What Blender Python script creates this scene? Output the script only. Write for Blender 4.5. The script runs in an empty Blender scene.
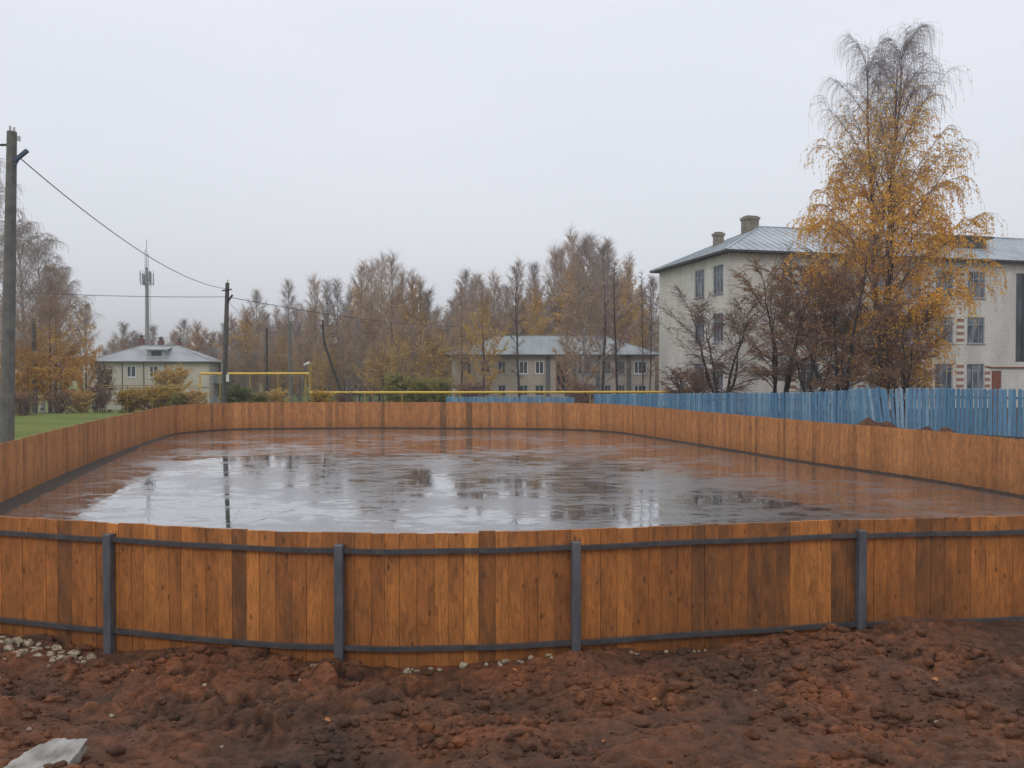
import bpy, math, random
import numpy as np
from mathutils import Vector, Matrix, noise as mnoise

scene = bpy.context.scene
COL = scene.collection
R = math.radians
F, CX, HZ, EYE = 800.0, 512.0, 370.5, 2.75

def PX(x, d):            # sideways metres of image column x at depth d
    return (x - CX) / F * d
def PZ(y, d):            # height in metres of image row y at depth d
    return EYE - (y - HZ) / F * d

# ------------------------------------------------------------------ scene objects
def put(o, parent=None):
    COL.objects.link(o)
    if parent is not None:
        o.parent = parent
    return o

def tag(o, label=None, cat=None, group=None, kind=None):
    if label: o['label'] = label
    if cat: o['category'] = cat
    if group: o['group'] = group
    if kind: o['kind'] = kind
    return o

def thing(name, label, cat, loc=(0, 0, 0), rz=0.0, group=None):
    o = bpy.data.objects.new(name, None)
    o.empty_display_size = 0.3
    put(o)
    o.location = loc
    o.rotation_euler = (0, 0, rz)
    return tag(o, label, cat, group)

class MB:
    def __init__(s):
        s.v = []; s.f = []; s.m = []; s.c = []
    def face(s, idx, m=0, c=0.5):
        s.f.append(idx); s.m.append(m); s.c.append(c)
    def poly(s, pts, m=0, c=0.5):
        b = len(s.v); s.v.extend([tuple(p) for p in pts])
        s.face(tuple(range(b, b + len(pts))), m, c)
    def hexa(s, p, m=0, c=0.5):      # 8 points: bottom ring 0-3, top ring 4-7
        b = len(s.v); s.v.extend([tuple(q) for q in p])
        for q in ((3, 2, 1, 0), (4, 5, 6, 7), (0, 1, 5, 4), (1, 2, 6, 5), (2, 3, 7, 6), (3, 0, 4, 7)):
            s.face(tuple(b + i for i in q), m, c)
    def box(s, cx, cy, cz, sx, sy, sz, rz=0.0, m=0, c=0.5):
        ca, sa = math.cos(rz), math.sin(rz)
        p = []
        for z in (cz - sz / 2, cz + sz / 2):
            for dx, dy in ((-1, -1), (1, -1), (1, 1), (-1, 1)):
                x, y = dx * sx / 2, dy * sy / 2
                p.append((cx + x * ca - y * sa, cy + x * sa + y * ca, z))
        s.hexa(p, m, c)
    def bar(s, a, b, w, h, m=0, c=0.5):   # box beam between two points
        a = Vector(a); b = Vector(b); d = (b - a).normalized()
        up = Vector((0, 0, 1)) if abs(d.z) < 0.95 else Vector((0, 1, 0))
        r = d.cross(up).normalized() * (w / 2); u = r.normalized().cross(d) * (h / 2)
        p = [a - r - u, a + r - u, a + r + u, a - r + u, b - r - u, b + r - u, b + r + u, b - r + u]
        s.hexa(p, m, c)
    def tube(s, pts, rad, n=8, cap=True, m=0, c=0.5):
        b = len(s.v); k = len(pts)
        pr = None
        for i in range(k):
            x, y, z = pts[i]
            a = pts[max(i - 1, 0)]; e = pts[min(i + 1, k - 1)]
            dx, dy, dz = e[0] - a[0], e[1] - a[1], e[2] - a[2]
            l = math.sqrt(dx * dx + dy * dy + dz * dz) or 1.0
            dx /= l; dy /= l; dz /= l
            if pr is None:
                if abs(dz) < 0.9: ux, uy, uz = dy, -dx, 0.0
                else: ux, uy, uz = 0.0, dz, -dy
            else:
                ux, uy, uz = pr
                q = ux * dx + uy * dy + uz * dz
                ux -= q * dx; uy -= q * dy; uz -= q * dz
            l = math.sqrt(ux * ux + uy * uy + uz * uz) or 1.0
            ux /= l; uy /= l; uz /= l
            pr = (ux, uy, uz)
            wx, wy, wz = dy * uz - dz * uy, dz * ux - dx * uz, dx * uy - dy * ux
            r = rad[i] if not isinstance(rad, float) else rad
            for j in range(n):
                t = 2 * math.pi * j / n
                ct, st = math.cos(t) * r, math.sin(t) * r
                s.v.append((x + ux * ct + wx * st, y + uy * ct + wy * st, z + uz * ct + wz * st))
        for i in range(k - 1):
            for j in range(n):
                j2 = (j + 1) % n
                s.face((b + i * n + j, b + i * n + j2, b + (i + 1) * n + j2, b + (i + 1) * n + j), m, c)
        if cap:
            s.face(tuple(b + j for j in reversed(range(n))), m, c)
            s.face(tuple(b + (k - 1) * n + j for j in range(n)), m, c)
    def build(s, name, mats, parent=None, smooth=False, bevel=0.0):
        me = bpy.data.meshes.new(name)
        me.from_pydata(s.v, [], s.f)
        if not isinstance(mats, (list, tuple)): mats = [mats]
        for q in mats: me.materials.append(q)
        me.polygons.foreach_set('material_index', s.m)
        if smooth: me.polygons.foreach_set('use_smooth', [True] * len(s.f))
        ac = me.attributes.new('shade_tone', 'FLOAT', 'FACE'); ac.data.foreach_set('value', [.5] * len(s.f))
        at = me.attributes.new('tone', 'FLOAT', 'FACE')
        at.data.foreach_set('value', s.c)
        me.update()
        o = bpy.data.objects.new(name, me)
        put(o, parent)
        if bevel > 0:
            b = o.modifiers.new('bevel', 'BEVEL'); b.width = bevel; b.segments = 2
        return o

# ------------------------------------------------------------------ materials
class NT:
    def __init__(s, name):
        s.mat = bpy.data.materials.new(name); s.mat.use_nodes = True
        s.t = s.mat.node_tree; s.t.nodes.clear()
        s.out = s.n('ShaderNodeOutputMaterial')
        s.b = s.n('ShaderNodeBsdfPrincipled')
        s.l(s.b.outputs[0], s.out.inputs[0])
    def n(s, typ, **kw):
        o = s.t.nodes.new(typ)
        for k, v in kw.items(): setattr(o, k, v)
        return o
    def l(s, a, b): s.t.links.new(a, b)
    def val(s, inp, v):
        if isinstance(v, bpy.types.NodeSocket): s.l(v, inp)
        else: inp.default_value = v
    def coord(s, scale=(1, 1, 1), which='Object', loc=(0, 0, 0)):
        c = s.n('ShaderNodeTexCoord'); m = s.n('ShaderNodeMapping')
        m.inputs['Scale'].default_value = scale; m.inputs['Location'].default_value = loc
        s.l(c.outputs[which], m.inputs[0]); return m.outputs[0]
    def noise(s, vec, scale=5, detail=4, rough=0.55, dist=0.0):
        o = s.n('ShaderNodeTexNoise')
        s.l(vec, o.inputs['Vector'])
        o.inputs['Scale'].default_value = scale; o.inputs['Detail'].default_value = detail
        o.inputs['Roughness'].default_value = rough; o.inputs['Distortion'].default_value = dist
        return o.outputs['Fac']
    def ramp(s, fac, stops, interp='LINEAR'):
        o = s.n('ShaderNodeValToRGB'); o.color_ramp.interpolation = interp
        e = o.color_ramp.elements
        while len(e) < len(stops): e.new(0.5)
        for q, (p, c) in zip(e, stops):
            q.position = p
            q.color = (c[0], c[1], c[2], 1) if isinstance(c, (tuple, list)) else (c, c, c, 1)
        s.l(fac, o.inputs[0]); return o.outputs[0]
    def mix(s, fac, a, b, mode='MIX'):
        o = s.n('ShaderNodeMix', data_type='RGBA', blend_type=mode)
        s.val(o.inputs[0], fac)
        for i, v in ((6, a), (7, b)):
            if isinstance(v, bpy.types.NodeSocket): s.l(v, o.inputs[i])
            else: o.inputs[i].default_value = (v[0], v[1], v[2], 1)
        return o.outputs[2]
    def math(s, op, a, b=0.0, clamp=False):
        o = s.n('ShaderNodeMath', operation=op, use_clamp=clamp)
        s.val(o.inputs[0], a); s.val(o.inputs[1], b); return o.outputs[0]
    def attr(s, name='tone'):
        o = s.n('ShaderNodeAttribute', attribute_name=name); return o.outputs['Fac']
    def bump(s, h, strength=0.5, dist=0.02):
        o = s.n('ShaderNodeBump'); o.inputs['Strength'].default_value = strength
        o.inputs['Distance'].default_value = dist
        s.l(h, o.inputs['Height']); s.l(o.outputs[0], s.b.inputs['Normal'])
    def sep(s, vec):
        o = s.n('ShaderNodeSeparateXYZ'); s.l(vec, o.inputs[0]); return o.outputs
    def col(s, c):
        s.val(s.b.inputs['Base Color'], c if isinstance(c, bpy.types.NodeSocket) else (c[0], c[1], c[2], 1))
        return s
    def rough(s, r): s.val(s.b.inputs['Roughness'], r); return s

def noisy(name, c1, c2, scale=3.0, rough=0.8, bump=0.2, stretch=(1, 1, 1), bd=0.02, metallic=0.0, detail=5):
    t = NT(name); v = t.coord(stretch)
    n = t.noise(v, scale, detail)
    t.col(t.ramp(n, [(0.3, c1), (0.7, c2)])).rough(rough)
    t.b.inputs['Metallic'].default_value = metallic
    if bump: t.bump(t.noise(v, scale * 3, 4), bump, bd)
    return t.mat

M = {}
def wood(name, light, mid, dark, darkness=1.0):
    t = NT(name)
    tone = t.attr('tone')
    vec = t.coord((1, 1, 1))
    cmb = t.n('ShaderNodeVectorMath', operation='ADD')
    off = t.n('ShaderNodeCombineXYZ')
    t.l(t.math('MULTIPLY', tone, 37.0), off.inputs[0]); t.l(t.math('MULTIPLY', tone, 53.0), off.inputs[2])
    t.l(vec, cmb.inputs[0]); t.l(off.outputs[0], cmb.inputs[1])
    mp = t.n('ShaderNodeMapping'); mp.inputs['Scale'].default_value = (9, 9, 0.9); t.l(cmb.outputs[0], mp.inputs[0])
    grain = t.noise(mp.outputs[0], 6, 8, 0.65, 1.2)
    mp2 = t.n('ShaderNodeMapping'); mp2.inputs['Scale'].default_value = (2.2, 2.2, 0.8); t.l(cmb.outputs[0], mp2.inputs[0])
    blot = t.noise(mp2.outputs[0], 2.6, 4, 0.6)
    base = t.ramp(tone, [(0.0, dark), (0.25, (dark[0] * .55 + mid[0] * .45, dark[1] * .55 + mid[1] * .45, dark[2] * .55 + mid[2] * .45)), (0.5, mid), (1.0, light)])
    g = t.ramp(grain, [(0.28, 0.42), (0.5, .95), (0.75, 1.2)])
    c = t.mix(1.0, base, g, 'MULTIPLY')
    # weather stains grow stronger on the darker boards
    st = t.math('MULTIPLY', t.math('SUBTRACT', 1.0, tone), t.ramp(blot, [(0.38, 0.0), (0.60, 1.3)]), True)
    c = t.mix(t.math('MULTIPLY', st, 0.62), c, (dark[0] * .42, dark[1] * .5, dark[2] * .7))
    mp4 = t.n('ShaderNodeMapping'); mp4.inputs['Scale'].default_value = (5, 5, 1.7); t.l(cmb.outputs[0], mp4.inputs[0])
    b2 = t.noise(mp4.outputs[0], 2.0, 6, 0.7, 1.0)
    c = t.mix(.85, c, t.ramp(b2, [(0.30, (.50, .47, .45)), (0.46, (.9, .9, .9)), (0.66, (1.18, 1.12, 1.05))]), 'MULTIPLY')
    # knots
    vo = t.n('ShaderNodeTexVoronoi'); vo.inputs['Scale'].default_value = 1.0
    mp3 = t.n('ShaderNodeMapping'); mp3.inputs['Scale'].default_value = (7.5, 7.5, 4.2); t.l(cmb.outputs[0], mp3.inputs[0])
    t.l(mp3.outputs[0], vo.inputs['Vector'])
    kn = t.ramp(vo.outputs['Distance'], [(0.0, 0.12), (0.08, 0.3), (0.15, 1.0)])
    c = t.mix(0.75, c, kn, 'MULTIPLY')
    # boards darker towards the foot, uneven with the blotches
    z = t.sep(vec)[2]
    foot = t.ramp(t.math('ADD', z, t.math('MULTIPLY', blot, 0.5)), [(0.15, 0.62), (0.75, 1.0)])
    c = t.mix(0.8, c, foot, 'MULTIPLY')
    t.col(c); t.rough(0.62)
    t.bump(grain, 0.35, 0.004)
    return t.mat

M['wood_near'] = wood('pine_boards_near', (.62, .24, .058), (.43, .15, .034), (.19, .085, .032))
M['wood_far'] = wood('pine_boards_far', (.64, .275, .09), (.50, .195, .06), (.30, .125, .04))
M['steel'] = noisy('grey_primer_steel', (.08, .086, .098), (.15, .155, .17), 9, 0.42, 0.15, (1, 1, .4), 0.004, 0.15)
M['steel_rail'] = noisy('grey_rail_steel', (.055, .054, .058), (.10, .096, .10), 9, 0.42, 0.15, (1, 1, 1), 0.004, 0.15)
M['silicate'] = None
M['concrete'] = noisy('pole_concrete', (.10, .097, .09), (.18, .172, .16), 4, 0.9, 0.3)
M['pole_wood'] = noisy('weathered_pole_wood', (.055, .05, .048), (.11, .10, .095), 6, 0.9, 0.3, (1, 1, .2))
M['dark_pole'] = noisy('dark_tarred_wood', (.02, .019, .019), (.045, .042, .04), 6, 0.85, 0.3, (1, 1, .2))
M['wire'] = noisy('dark_wire', (.03, .03, .033), (.05, .05, .055), 5, 0.6, 0)
M['insulator'] = noisy('white_insulator', (.45, .47, .48), (.55, .56, .57), 5, 0.25, 0)
M['bluegrey'] = noisy('blue_bracket_paint', (.03, .05, .11), (.05, .08, .15), 5, 0.5, 0)
M['yellow'] = noisy('yellow_pipe_paint', (.62, .40, .04), (.74, .48, .06), 4, 0.45, 0)
M['yellow_dull'] = noisy('dull_yellow_paint', (.30, .21, .05), (.4, .28, .07), 4, 0.5, 0)
M['white_paint'] = noisy('white_frame_paint', (.55, .57, .6), (.68, .7, .72), 5, 0.5, 0)
M['grey_frame'] = noisy('grey_blue_frame_paint', (.24, .26, .29), (.36, .38, .41), 5, 0.6, 0)
M['red_brick'] = noisy('red_brick', (.13, .06, .05), (.19, .09, .075), 8, 0.9, 0.2)
M['grey_brick'] = noisy('sooty_chimney_plaster', (.14, .125, .10), (.28, .25, .2), 3, 0.95, 0.3)
M['reddoor'] = noisy('brown_red_door', (.17, .055, .025), (.24, .075, .035), 3, 0.6, 0.1)
M['dark_in'] = noisy('dark_recess', (.012, .012, .014), (.03, .028, .028), 3, 0.8, 0)
M['limestone'] = noisy('pale_limestone', (.16, .11, .07), (.55, .47, .34), 3, 0.85, 0.6, bd=0.02)
M['darkstone'] = noisy('dark_wet_stone', (.03, .035, .045), (.07, .075, .085), 9, 0.5, 0.5)
M['slab'] = noisy('broken_concrete', (.13, .105, .085), (.42, .41, .38), 6, 0.75, 0.9, bd=0.02)

def glass(name, c1, c2, sc=0.8):
    t = NT(name)
    n = t.noise(t.coord((1.3, 1.3, .5)), sc, 3)
    t.col(t.ramp(n, [(0.4, c1), (0.62, c2)])).rough(0.12)
    t.b.inputs['IOR'].default_value = 1.5
    return t.mat
M['pane_school'] = glass('school_glass_with_curtains', (.045, .055, .07), (.20, .23, .27), 1.6)
M['pane_dark'] = glass('dark_window_glass', (.018, .022, .028), (.06, .07, .085))

def brick_mat(name, c, c2, sx, sz, mortar=0.88):
    t = NT(name)
    v = t.coord((1, 1, 1)); s = t.sep(v)
    # brick courses along both wall directions, from object-space u/v
    cm = t.n('ShaderNodeCombineXYZ')
    t.l(t.math('ADD', s[0], s[1]), cm.inputs[0]); t.l(s[2], cm.inputs[1])
    b = t.n('ShaderNodeTexBrick'); t.l(cm.outputs[0], b.inputs['Vector'])
    b.inputs['Scale'].default_value = 1.0
    b.inputs['Brick Width'].default_value = sx; b.inputs['Row Height'].default_value = sz
    b.inputs['Mortar Size'].default_value = 0.014
    b.inputs['Color1'].default_value = (*c, 1); b.inputs['Color2'].default_value = (*c2, 1)
    b.inputs['Mortar'].default_value = (c[0] * mortar, c[1] * mortar, c[2] * mortar, 1)
    dirt = t.ramp(t.noise(t.coord((.5, .5, .16)), 1.2, 5, .6), [(0.3, 0.72), (0.65, 1.0)])
    t.col(t.mix(1.0, b.outputs[0], dirt, 'MULTIPLY')).rough(0.9)
    return t.mat
M['silicate'] = brick_mat('pale_silicate_brick', (.70, .675, .62), (.64, .615, .56), .38, .2, .78)
M['panelwall'] = brick_mat('pale_yellow_panel_wall', (.52, .48, .395), (.48, .445, .365), 6, 6, .96)
M['tanwall'] = brick_mat('tan_plaster_wall', (.50, .43, .36), (.45, .385, .33), 1.2, .6, .9)

def striped(name):
    t = NT(name)
    v = t.coord(); z = t.sep(v)[2]
    fr = t.math('FRACT', t.math('MULTIPLY', z, 2.05))
    st = t.math('GREATER_THAN', fr, 0.5)
    n = t.noise(v, 6, 3)
    red = t.ramp(n, [(0.3, (.25, .13, .09)), (0.7, (.34, .19, .13))])
    t.col(t.mix(st, red, (.62, .59, .53))).rough(0.9)
    return t.mat
M['pier'] = striped('red_and_white_brick_bands')

def slate(name, c1, c2):
    t = NT(name)
    v = t.coord()
    a = t.noise(v, 0.45, 5, .6); b = t.noise(t.coord((3, 3, .5)), 3, 4)
    c = t.ramp(a, [(0.32, c1), (0.66, c2)])
    t.col(t.mix(0.5, c, t.ramp(b, [(0.3, .75), (0.7, 1.1)]), 'MULTIPLY')).rough(0.38)
    t.b.inputs['Metallic'].default_value = 0.0
    return t.mat
M['roof_school'] = slate('wet_grey_sheet_roof', (.30, .34, .38), (.46, .50, .54))
M['roof_left'] = slate('grey_asbestos_roof', (.20, .21, .22), (.33, .34, .35))
M['roof_mid'] = slate('grey_green_sheet_roof', (.17, .19, .195), (.27, .30, .305))
M['fascia'] = noisy('dark_fascia_wood', (.04, .042, .048), (.08, .08, .085), 4, 0.8, 0)

t = NT('blue_picket_paint')
tone = t.attr('tone'); v = t.coord((6, 6, 1))
c = t.ramp(tone, [(0, (.065, .18, .31)), (0.6, (.125, .28, .44)), (1.0, (.32, .46, .58))])
c = t.mix(0.7, c, t.ramp(t.noise(v, 3, 5), [(0.3, .55), (0.7, 1.1)]), 'MULTIPLY')
t.col(c).rough(0.55); M['blue'] = t.mat

def bark(name, c1, c2, sc=3.0, st=(1, 1, .35)):
    return noisy(name, c1, c2, sc, 0.95, 0.4, st)
M['bark_dark'] = bark('dark_tree_bark', (.045, .036, .034), (.085, .070, .066))
M['bark_black'] = bark('near_black_bark', (.022, .018, .018), (.045, .038, .037))
t = NT('birch_bark')
v = t.coord((1, 1, 1.6)); n = t.noise(v, 2.2, 5, .65)
t.col(t.ramp(n, [(0.40, (.035, .03, .03)), (0.52, (.36, .345, .33)), (0.8, (.5, .48, .46))])).rough(.85)
M['bark_birch'] = t.mat
M['twig_far'] = noisy('far_twig', (.29, .24, .23), (.41, .34, .32), .6, 0.95, 0)  # paler than near twigs, some distance haze put into the colour
M['twig_brown'] = noisy('brown_twig', (.34, .24, .18), (.48, .34, .26), .6, 0.95, 0)
M['twig_near'] = noisy('near_birch_twig', (.17, .14, .14), (.27, .22, .22), .8, 0.95, 0)
M['twig_shrub'] = noisy('shrub_twig', (.13, .085, .075), (.2, .13, .11), .8, 0.95, 0)

def leafmat(name, a, b, c):
    t = NT(name)
    n = t.noise(t.coord(), 0.9, 4, .6)
    tone = t.attr('tone')
    k = t.math('ADD', t.math('MULTIPLY', tone, 0.6), t.math('MULTIPLY', n, 0.45))
    t.col(t.ramp(k, [(0.2, a), (0.5, b), (0.85, c)])).rough(0.7)
    tr = t.n('ShaderNodeBsdfTranslucent')
    src = t.b.inputs['Base Color'].links[0].from_socket
    t.l(src, tr.inputs[0])
    mx = t.n('ShaderNodeMixShader'); mx.inputs[0].default_value = 0.3
    t.l(t.b.outputs[0], mx.inputs[1]); t.l(tr.outputs[0], mx.inputs[2]); t.l(mx.outputs[0], t.out.inputs[0])
    return t.mat
M['leaf_amber'] = leafmat('amber_birch_leaves', (.50, .22, .02), (.88, .45, .035), (.96, .63, .10))
M['leaf_rust'] = leafmat('rusty_far_leaves', (.30, .20, .11), (.44, .29, .15), (.58, .38, .18))
M['leaf_gold'] = leafmat('muted_gold_leaves', (.42, .25, .06), (.64, .40, .10), (.80, .54, .16))
M['leaf_brown'] = leafmat('withered_brown_leaves', (.22, .115, .07), (.34, .18, .10), (.46, .26, .14))
M['leaf_russet'] = leafmat('russet_fruit_tree_leaves', (.24, .12, .06), (.38, .20, .09), (.52, .29, .12))
M['leaf_green'] = leafmat('dull_green_leaves', (.05, .085, .02), (.11, .15, .035), (.22, .24, .05))
M['leaf_yellow'] = leafmat('yellow_shrub_leaves', (.30, .19, .02), (.55, .36, .03), (.75, .50, .06))
M['leaf_lime'] = leafmat('yellow_green_leaves', (.13, .13, .03), (.26, .24, .05), (.44, .38, .07))

# ------------------------------------------------------------------ world, sun, camera
world = bpy.data.worlds.new('World'); scene.world = world; world.use_nodes = True
wt = world.node_tree; wt.nodes.clear()
wo = wt.nodes.new('ShaderNodeOutputWorld')
sky = wt.nodes.new('ShaderNodeTexSky'); sky.sky_type = 'NISHITA'; sky.sun_disc = False
SUN_EL, SUN_AZ = R(38), R(205)
sky.sun_elevation = SUN_EL; sky.sun_rotation = SUN_AZ; sky.air_density = 1.0; sky.dust_density = 4.0
bgs = wt.nodes.new('ShaderNodeBackground'); bgs.inputs[1].default_value = 0.06
wt.links.new(sky.outputs[0], bgs.inputs[0])
# overcast cloud deck: smooth brightening towards the zenith plus very soft cloud variation
tc = wt.nodes.new('ShaderNodeTexCoord'); sp = wt.nodes.new('ShaderNodeSeparateXYZ')
wt.links.new(tc.outputs['Generated'], sp.inputs[0])
rp = wt.nodes.new('ShaderNodeValToRGB')
e = rp.color_ramp.elements
e[0].position = 0.0; e[0].color = (.63, .665, .72, 1)
e[1].position = 0.12; e[1].color = (.655, .685, .745, 1)
q = e.new(0.38); q.color = (.68, .705, .77, 1)
q = e.new(1.0); q.color = (.84, .86, .90, 1)
wt.links.new(sp.outputs[2], rp.inputs[0])
cn = wt.nodes.new('ShaderNodeTexNoise'); cn.inputs['Scale'].default_value = 1.6; cn.inputs['Detail'].default_value = 3
mpw = wt.nodes.new('ShaderNodeMapping'); mpw.inputs['Scale'].default_value = (1, 1, 3)
wt.links.new(tc.outputs['Generated'], mpw.inputs[0]); wt.links.new(mpw.outputs[0], cn.inputs['Vector'])
cr = wt.nodes.new('ShaderNodeValToRGB'); ce = cr.color_ramp.elements
ce[0].position = .3; ce[0].color = (.955, .96, .965, 1); ce[1].position = .7; ce[1].color = (1.03, 1.025, 1.02, 1)
wt.links.new(cn.outputs['Fac'], cr.inputs[0])
mw = wt.nodes.new('ShaderNodeMix'); mw.data_type = 'RGBA'; mw.blend_type = 'MULTIPLY'; mw.inputs[0].default_value = 1
wt.links.new(rp.outputs[0], mw.inputs[6]); wt.links.new(cr.outputs[0], mw.inputs[7])
bgc = wt.nodes.new('ShaderNodeBackground'); bgc.inputs[1].default_value = 1.28
wt.links.new(mw.outputs[2], bgc.inputs[0])
mxw = wt.nodes.new('ShaderNodeMixShader'); mxw.inputs[0].default_value = 0.96
wt.links.new(bgs.outputs[0], mxw.inputs[1]); wt.links.new(bgc.outputs[0], mxw.inputs[2])
wt.links.new(mxw.outputs[0], wo.inputs[0])

sl = bpy.data.lights.new('sun', 'SUN'); sl.energy = 0.7; sl.angle = R(20); sl.color = (1, .965, .92)
so = bpy.data.objects.new('sun', sl); put(so)
sd = Vector((math.sin(SUN_AZ) * math.cos(SUN_EL), math.cos(SUN_AZ) * math.cos(SUN_EL), math.sin(SUN_EL)))
so.rotation_euler = sd.to_track_quat('Z', 'Y').to_euler()

cam = bpy.data.cameras.new('camera'); co = bpy.data.objects.new('camera', cam); put(co)
co.location = (0, 0, EYE)
co.rotation_euler = (R(90) - math.atan((384 - HZ) / F), 0, 0)
cam.sensor_width = 36; cam.lens = F / 1024 * 36; cam.clip_start = 0.05; cam.clip_end = 5000
scene.camera = co
scene.view_settings.view_transform = 'Standard'
scene.view_settings.look = 'None'; scene.view_settings.exposure = 0

# thin ground mist filling the whole place
hz = bpy.data.materials.new('autumn_mist'); hz.use_nodes = True; ht = hz.node_tree; ht.nodes.clear()
ho_ = ht.nodes.new('ShaderNodeOutputMaterial'); hv = ht.nodes.new('ShaderNodeVolumeScatter')
hv.inputs['Color'].default_value = (.93, .96, 1, 1); hv.inputs['Density'].default_value = .0010; hv.inputs['Anisotropy'].default_value = .2
ht.links.new(hv.outputs[0], ho_.inputs['Volume'])
mb = MB(); mb.box(0, 0, 30, 3000, 3000, 72); tag(mb.build('mist', hz), kind='structure')

# ------------------------------------------------------------------ numpy noise
def smooth(t):
    t = np.clip(t, 0, 1); return t * t * (3 - 2 * t)
def _hash(ix, iy, s):
    h = (ix.astype(np.int64) * 374761393 + iy.astype(np.int64) * 668265263 + s * 974711) & 0x7fffffff
    h = ((h ^ (h >> 13)) * 1274126177) & 0x7fffffff
    h = (h ^ (h >> 16)) & 0x7fffffff
    return (h % 100003) / 100003.0
def vnoise(x, y, s=0):
    ix = np.floor(x); iy = np.floor(y); fx = x - ix; fy = y - iy
    fx = fx * fx * (3 - 2 * fx); fy = fy * fy * (3 - 2 * fy)
    a = _hash(ix, iy, s); b = _hash(ix + 1, iy, s); c = _hash(ix, iy + 1, s); d = _hash(ix + 1, iy + 1, s)
    return (a * (1 - fx) + b * fx) * (1 - fy) + (c * (1 - fx) + d * fx) * fy
def fbm(x, y, o=5, s=0, g=0.5):
    t = 0; a = 1; n = 0
    for i in range(o):
        t = t + a * (vnoise(x, y, s + i * 7) - .5); n += a
        x, y = x * 1.97 + y * .31 + 11.3, y * 2.03 - x * .27 + 5.7; a *= g
    return t / n * 2
def lumps(x, y, cell, s):
    """rounded clods scattered on a jittered grid"""
    gx = x / cell; gy = y / cell
    ix = np.floor(gx); iy = np.floor(gy); out = np.zeros_like(x)
    for dx in (-1, 0, 1):
        for dy in (-1, 0, 1):
            cx = ix + dx; cy = iy + dy
            px = cx + _hash(cx, cy, s); py = cy + _hash(cx, cy, s + 1)
            r = 0.28 + 0.55 * _hash(cx, cy, s + 2) ** 1.5
            asp = 0.7 + 0.6 * _hash(cx, cy, s + 3)
            d2 = ((gx - px) * asp) ** 2 + ((gy - py) / asp) ** 2
            hgt = np.sqrt(np.clip(r * r - d2, 0, None)) * (_hash(cx, cy, s + 4) > .35)
            out = np.maximum(out, hgt)
    return out * cell

# ------------------------------------------------------------------ rink outline
LOOP = [(-5.26, 8.2), (-3.5, 7.74), (-2.6, 7.5), (-1.58, 7.36), (-.7, 7.33), (.45, 7.47), (1.32, 7.64), (2.54, 7.87), (3.49, 8.03), (5.26, 8.22),
        (7.4, 8.6), (9.6, 9.6), (11.3, 11.4), (11.8, 14), (11.1, 17.4), (10.3, 20.3), (8.8, 23.9), (7.1, 28.9), (5.6, 33.2), (4.9, 35),
        (3.6, 36.5), (1.8, 37.3), (0, 37.6), (-6.3, 38), (-12.0, 37.5), (-13.7, 36.5), (-14.5, 34.5), (-14.2, 32), (-13.2, 27), (-11.9, 21.5),
        (-10.5, 16.4), (-9.7, 13.4), (-8.9, 10.9), (-7.3, 9.1)]
def catmull(P, k=12, closed=True):
    out = []; n = len(P)
    for i in range(n):
        p0, p1, p2, p3 = [np.array(P[(i + j) % n], float) for j in (-1, 0, 1, 2)]
        for j in range(k):
            t = j / k
            out.append(tuple(0.5 * ((2 * p1) + (-p0 + p2) * t + (2 * p0 - 5 * p1 + 4 * p2 - p3) * t * t + (-p0 + 3 * p1 - 3 * p2 + p3) * t ** 3)))
    return out
DENSE = catmull(LOOP, 14)
DN = np.array(DENSE)
seg = np.linalg.norm(np.roll(DN, -1, 0) - DN, axis=1)
CUM = np.concatenate([[0], np.cumsum(seg)])
TOTAL = CUM[-1]
def along(s):
    s = s % TOTAL
    i = int(np.searchsorted(CUM, s, side='right')) - 1
    i = min(i, len(DN) - 1)
    a = DN[i]; b = DN[(i + 1) % len(DN)]; t = (s - CUM[i]) / max(seg[i], 1e-6)
    p = a + (b - a) * t; d = (b - a) / max(seg[i], 1e-6)
    return p, d
def inside(x, y):
    r = np.zeros(x.shape, bool); n = len(DN)
    for i in range(0, n, 3):
        x1, y1 = DN[i]; x2, y2 = DN[(i + 3) % n]
        if y1 == y2: continue
        c = ((y1 > y) != (y2 > y)) & (x < (x2 - x1) * (y - y1) / (y2 - y1) + x1)
        r ^= c
    return r
def dist_loop(x, y):
    d = np.full(x.shape, 1e9); n = len(DN)
    for i in range(0, n, 3):
        a = DN[i]; b = DN[(i + 3) % n]; ab = b - a; L = (ab ** 2).sum() + 1e-9
        t = np.clip(((x - a[0]) * ab[0] + (y - a[1]) * ab[1]) / L, 0, 1)
        d = np.minimum(d, np.hypot(x - a[0] - ab[0] * t, y - a[1] - ab[1] * t))
    return d

# ------------------------------------------------------------------ terrain
def ground_np(x, y):
    fall = 2.1 * smooth((y - 43) / 57) * (1 - 0.82 * smooth((x - 4) / 10) * smooth((100 - y) / 30))
    fall = fall + 0.5 * smooth((y - 150) / 300)
    # low bank carrying the blue fence on the right
    bl = (x - 17.3) * (45 - 27) + (y - 27) * 12.7          # line through the fence
    dist = bl / math.hypot(18, 12.7)
    rise = np.interp(y, [18, 27, 31, 33, 38, 45, 52], [.4, .46, .42, .22, .03, -.2, -.35])
    w = np.exp(-(dist / 2.6) ** 2) * smooth((x - 1) / 4) + smooth(dist / 3) * .75 * smooth((x - 1) / 4) * smooth((60 - y) / 10)
    w = np.clip(w, 0, 1)
    return -fall * (1 - w) + rise * w + 0.05 * fbm(x * .35, y * .35, 3, 5)
def G(x, y):
    return float(ground_np(np.array([float(x)]), np.array([float(y)]))[0])

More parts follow.
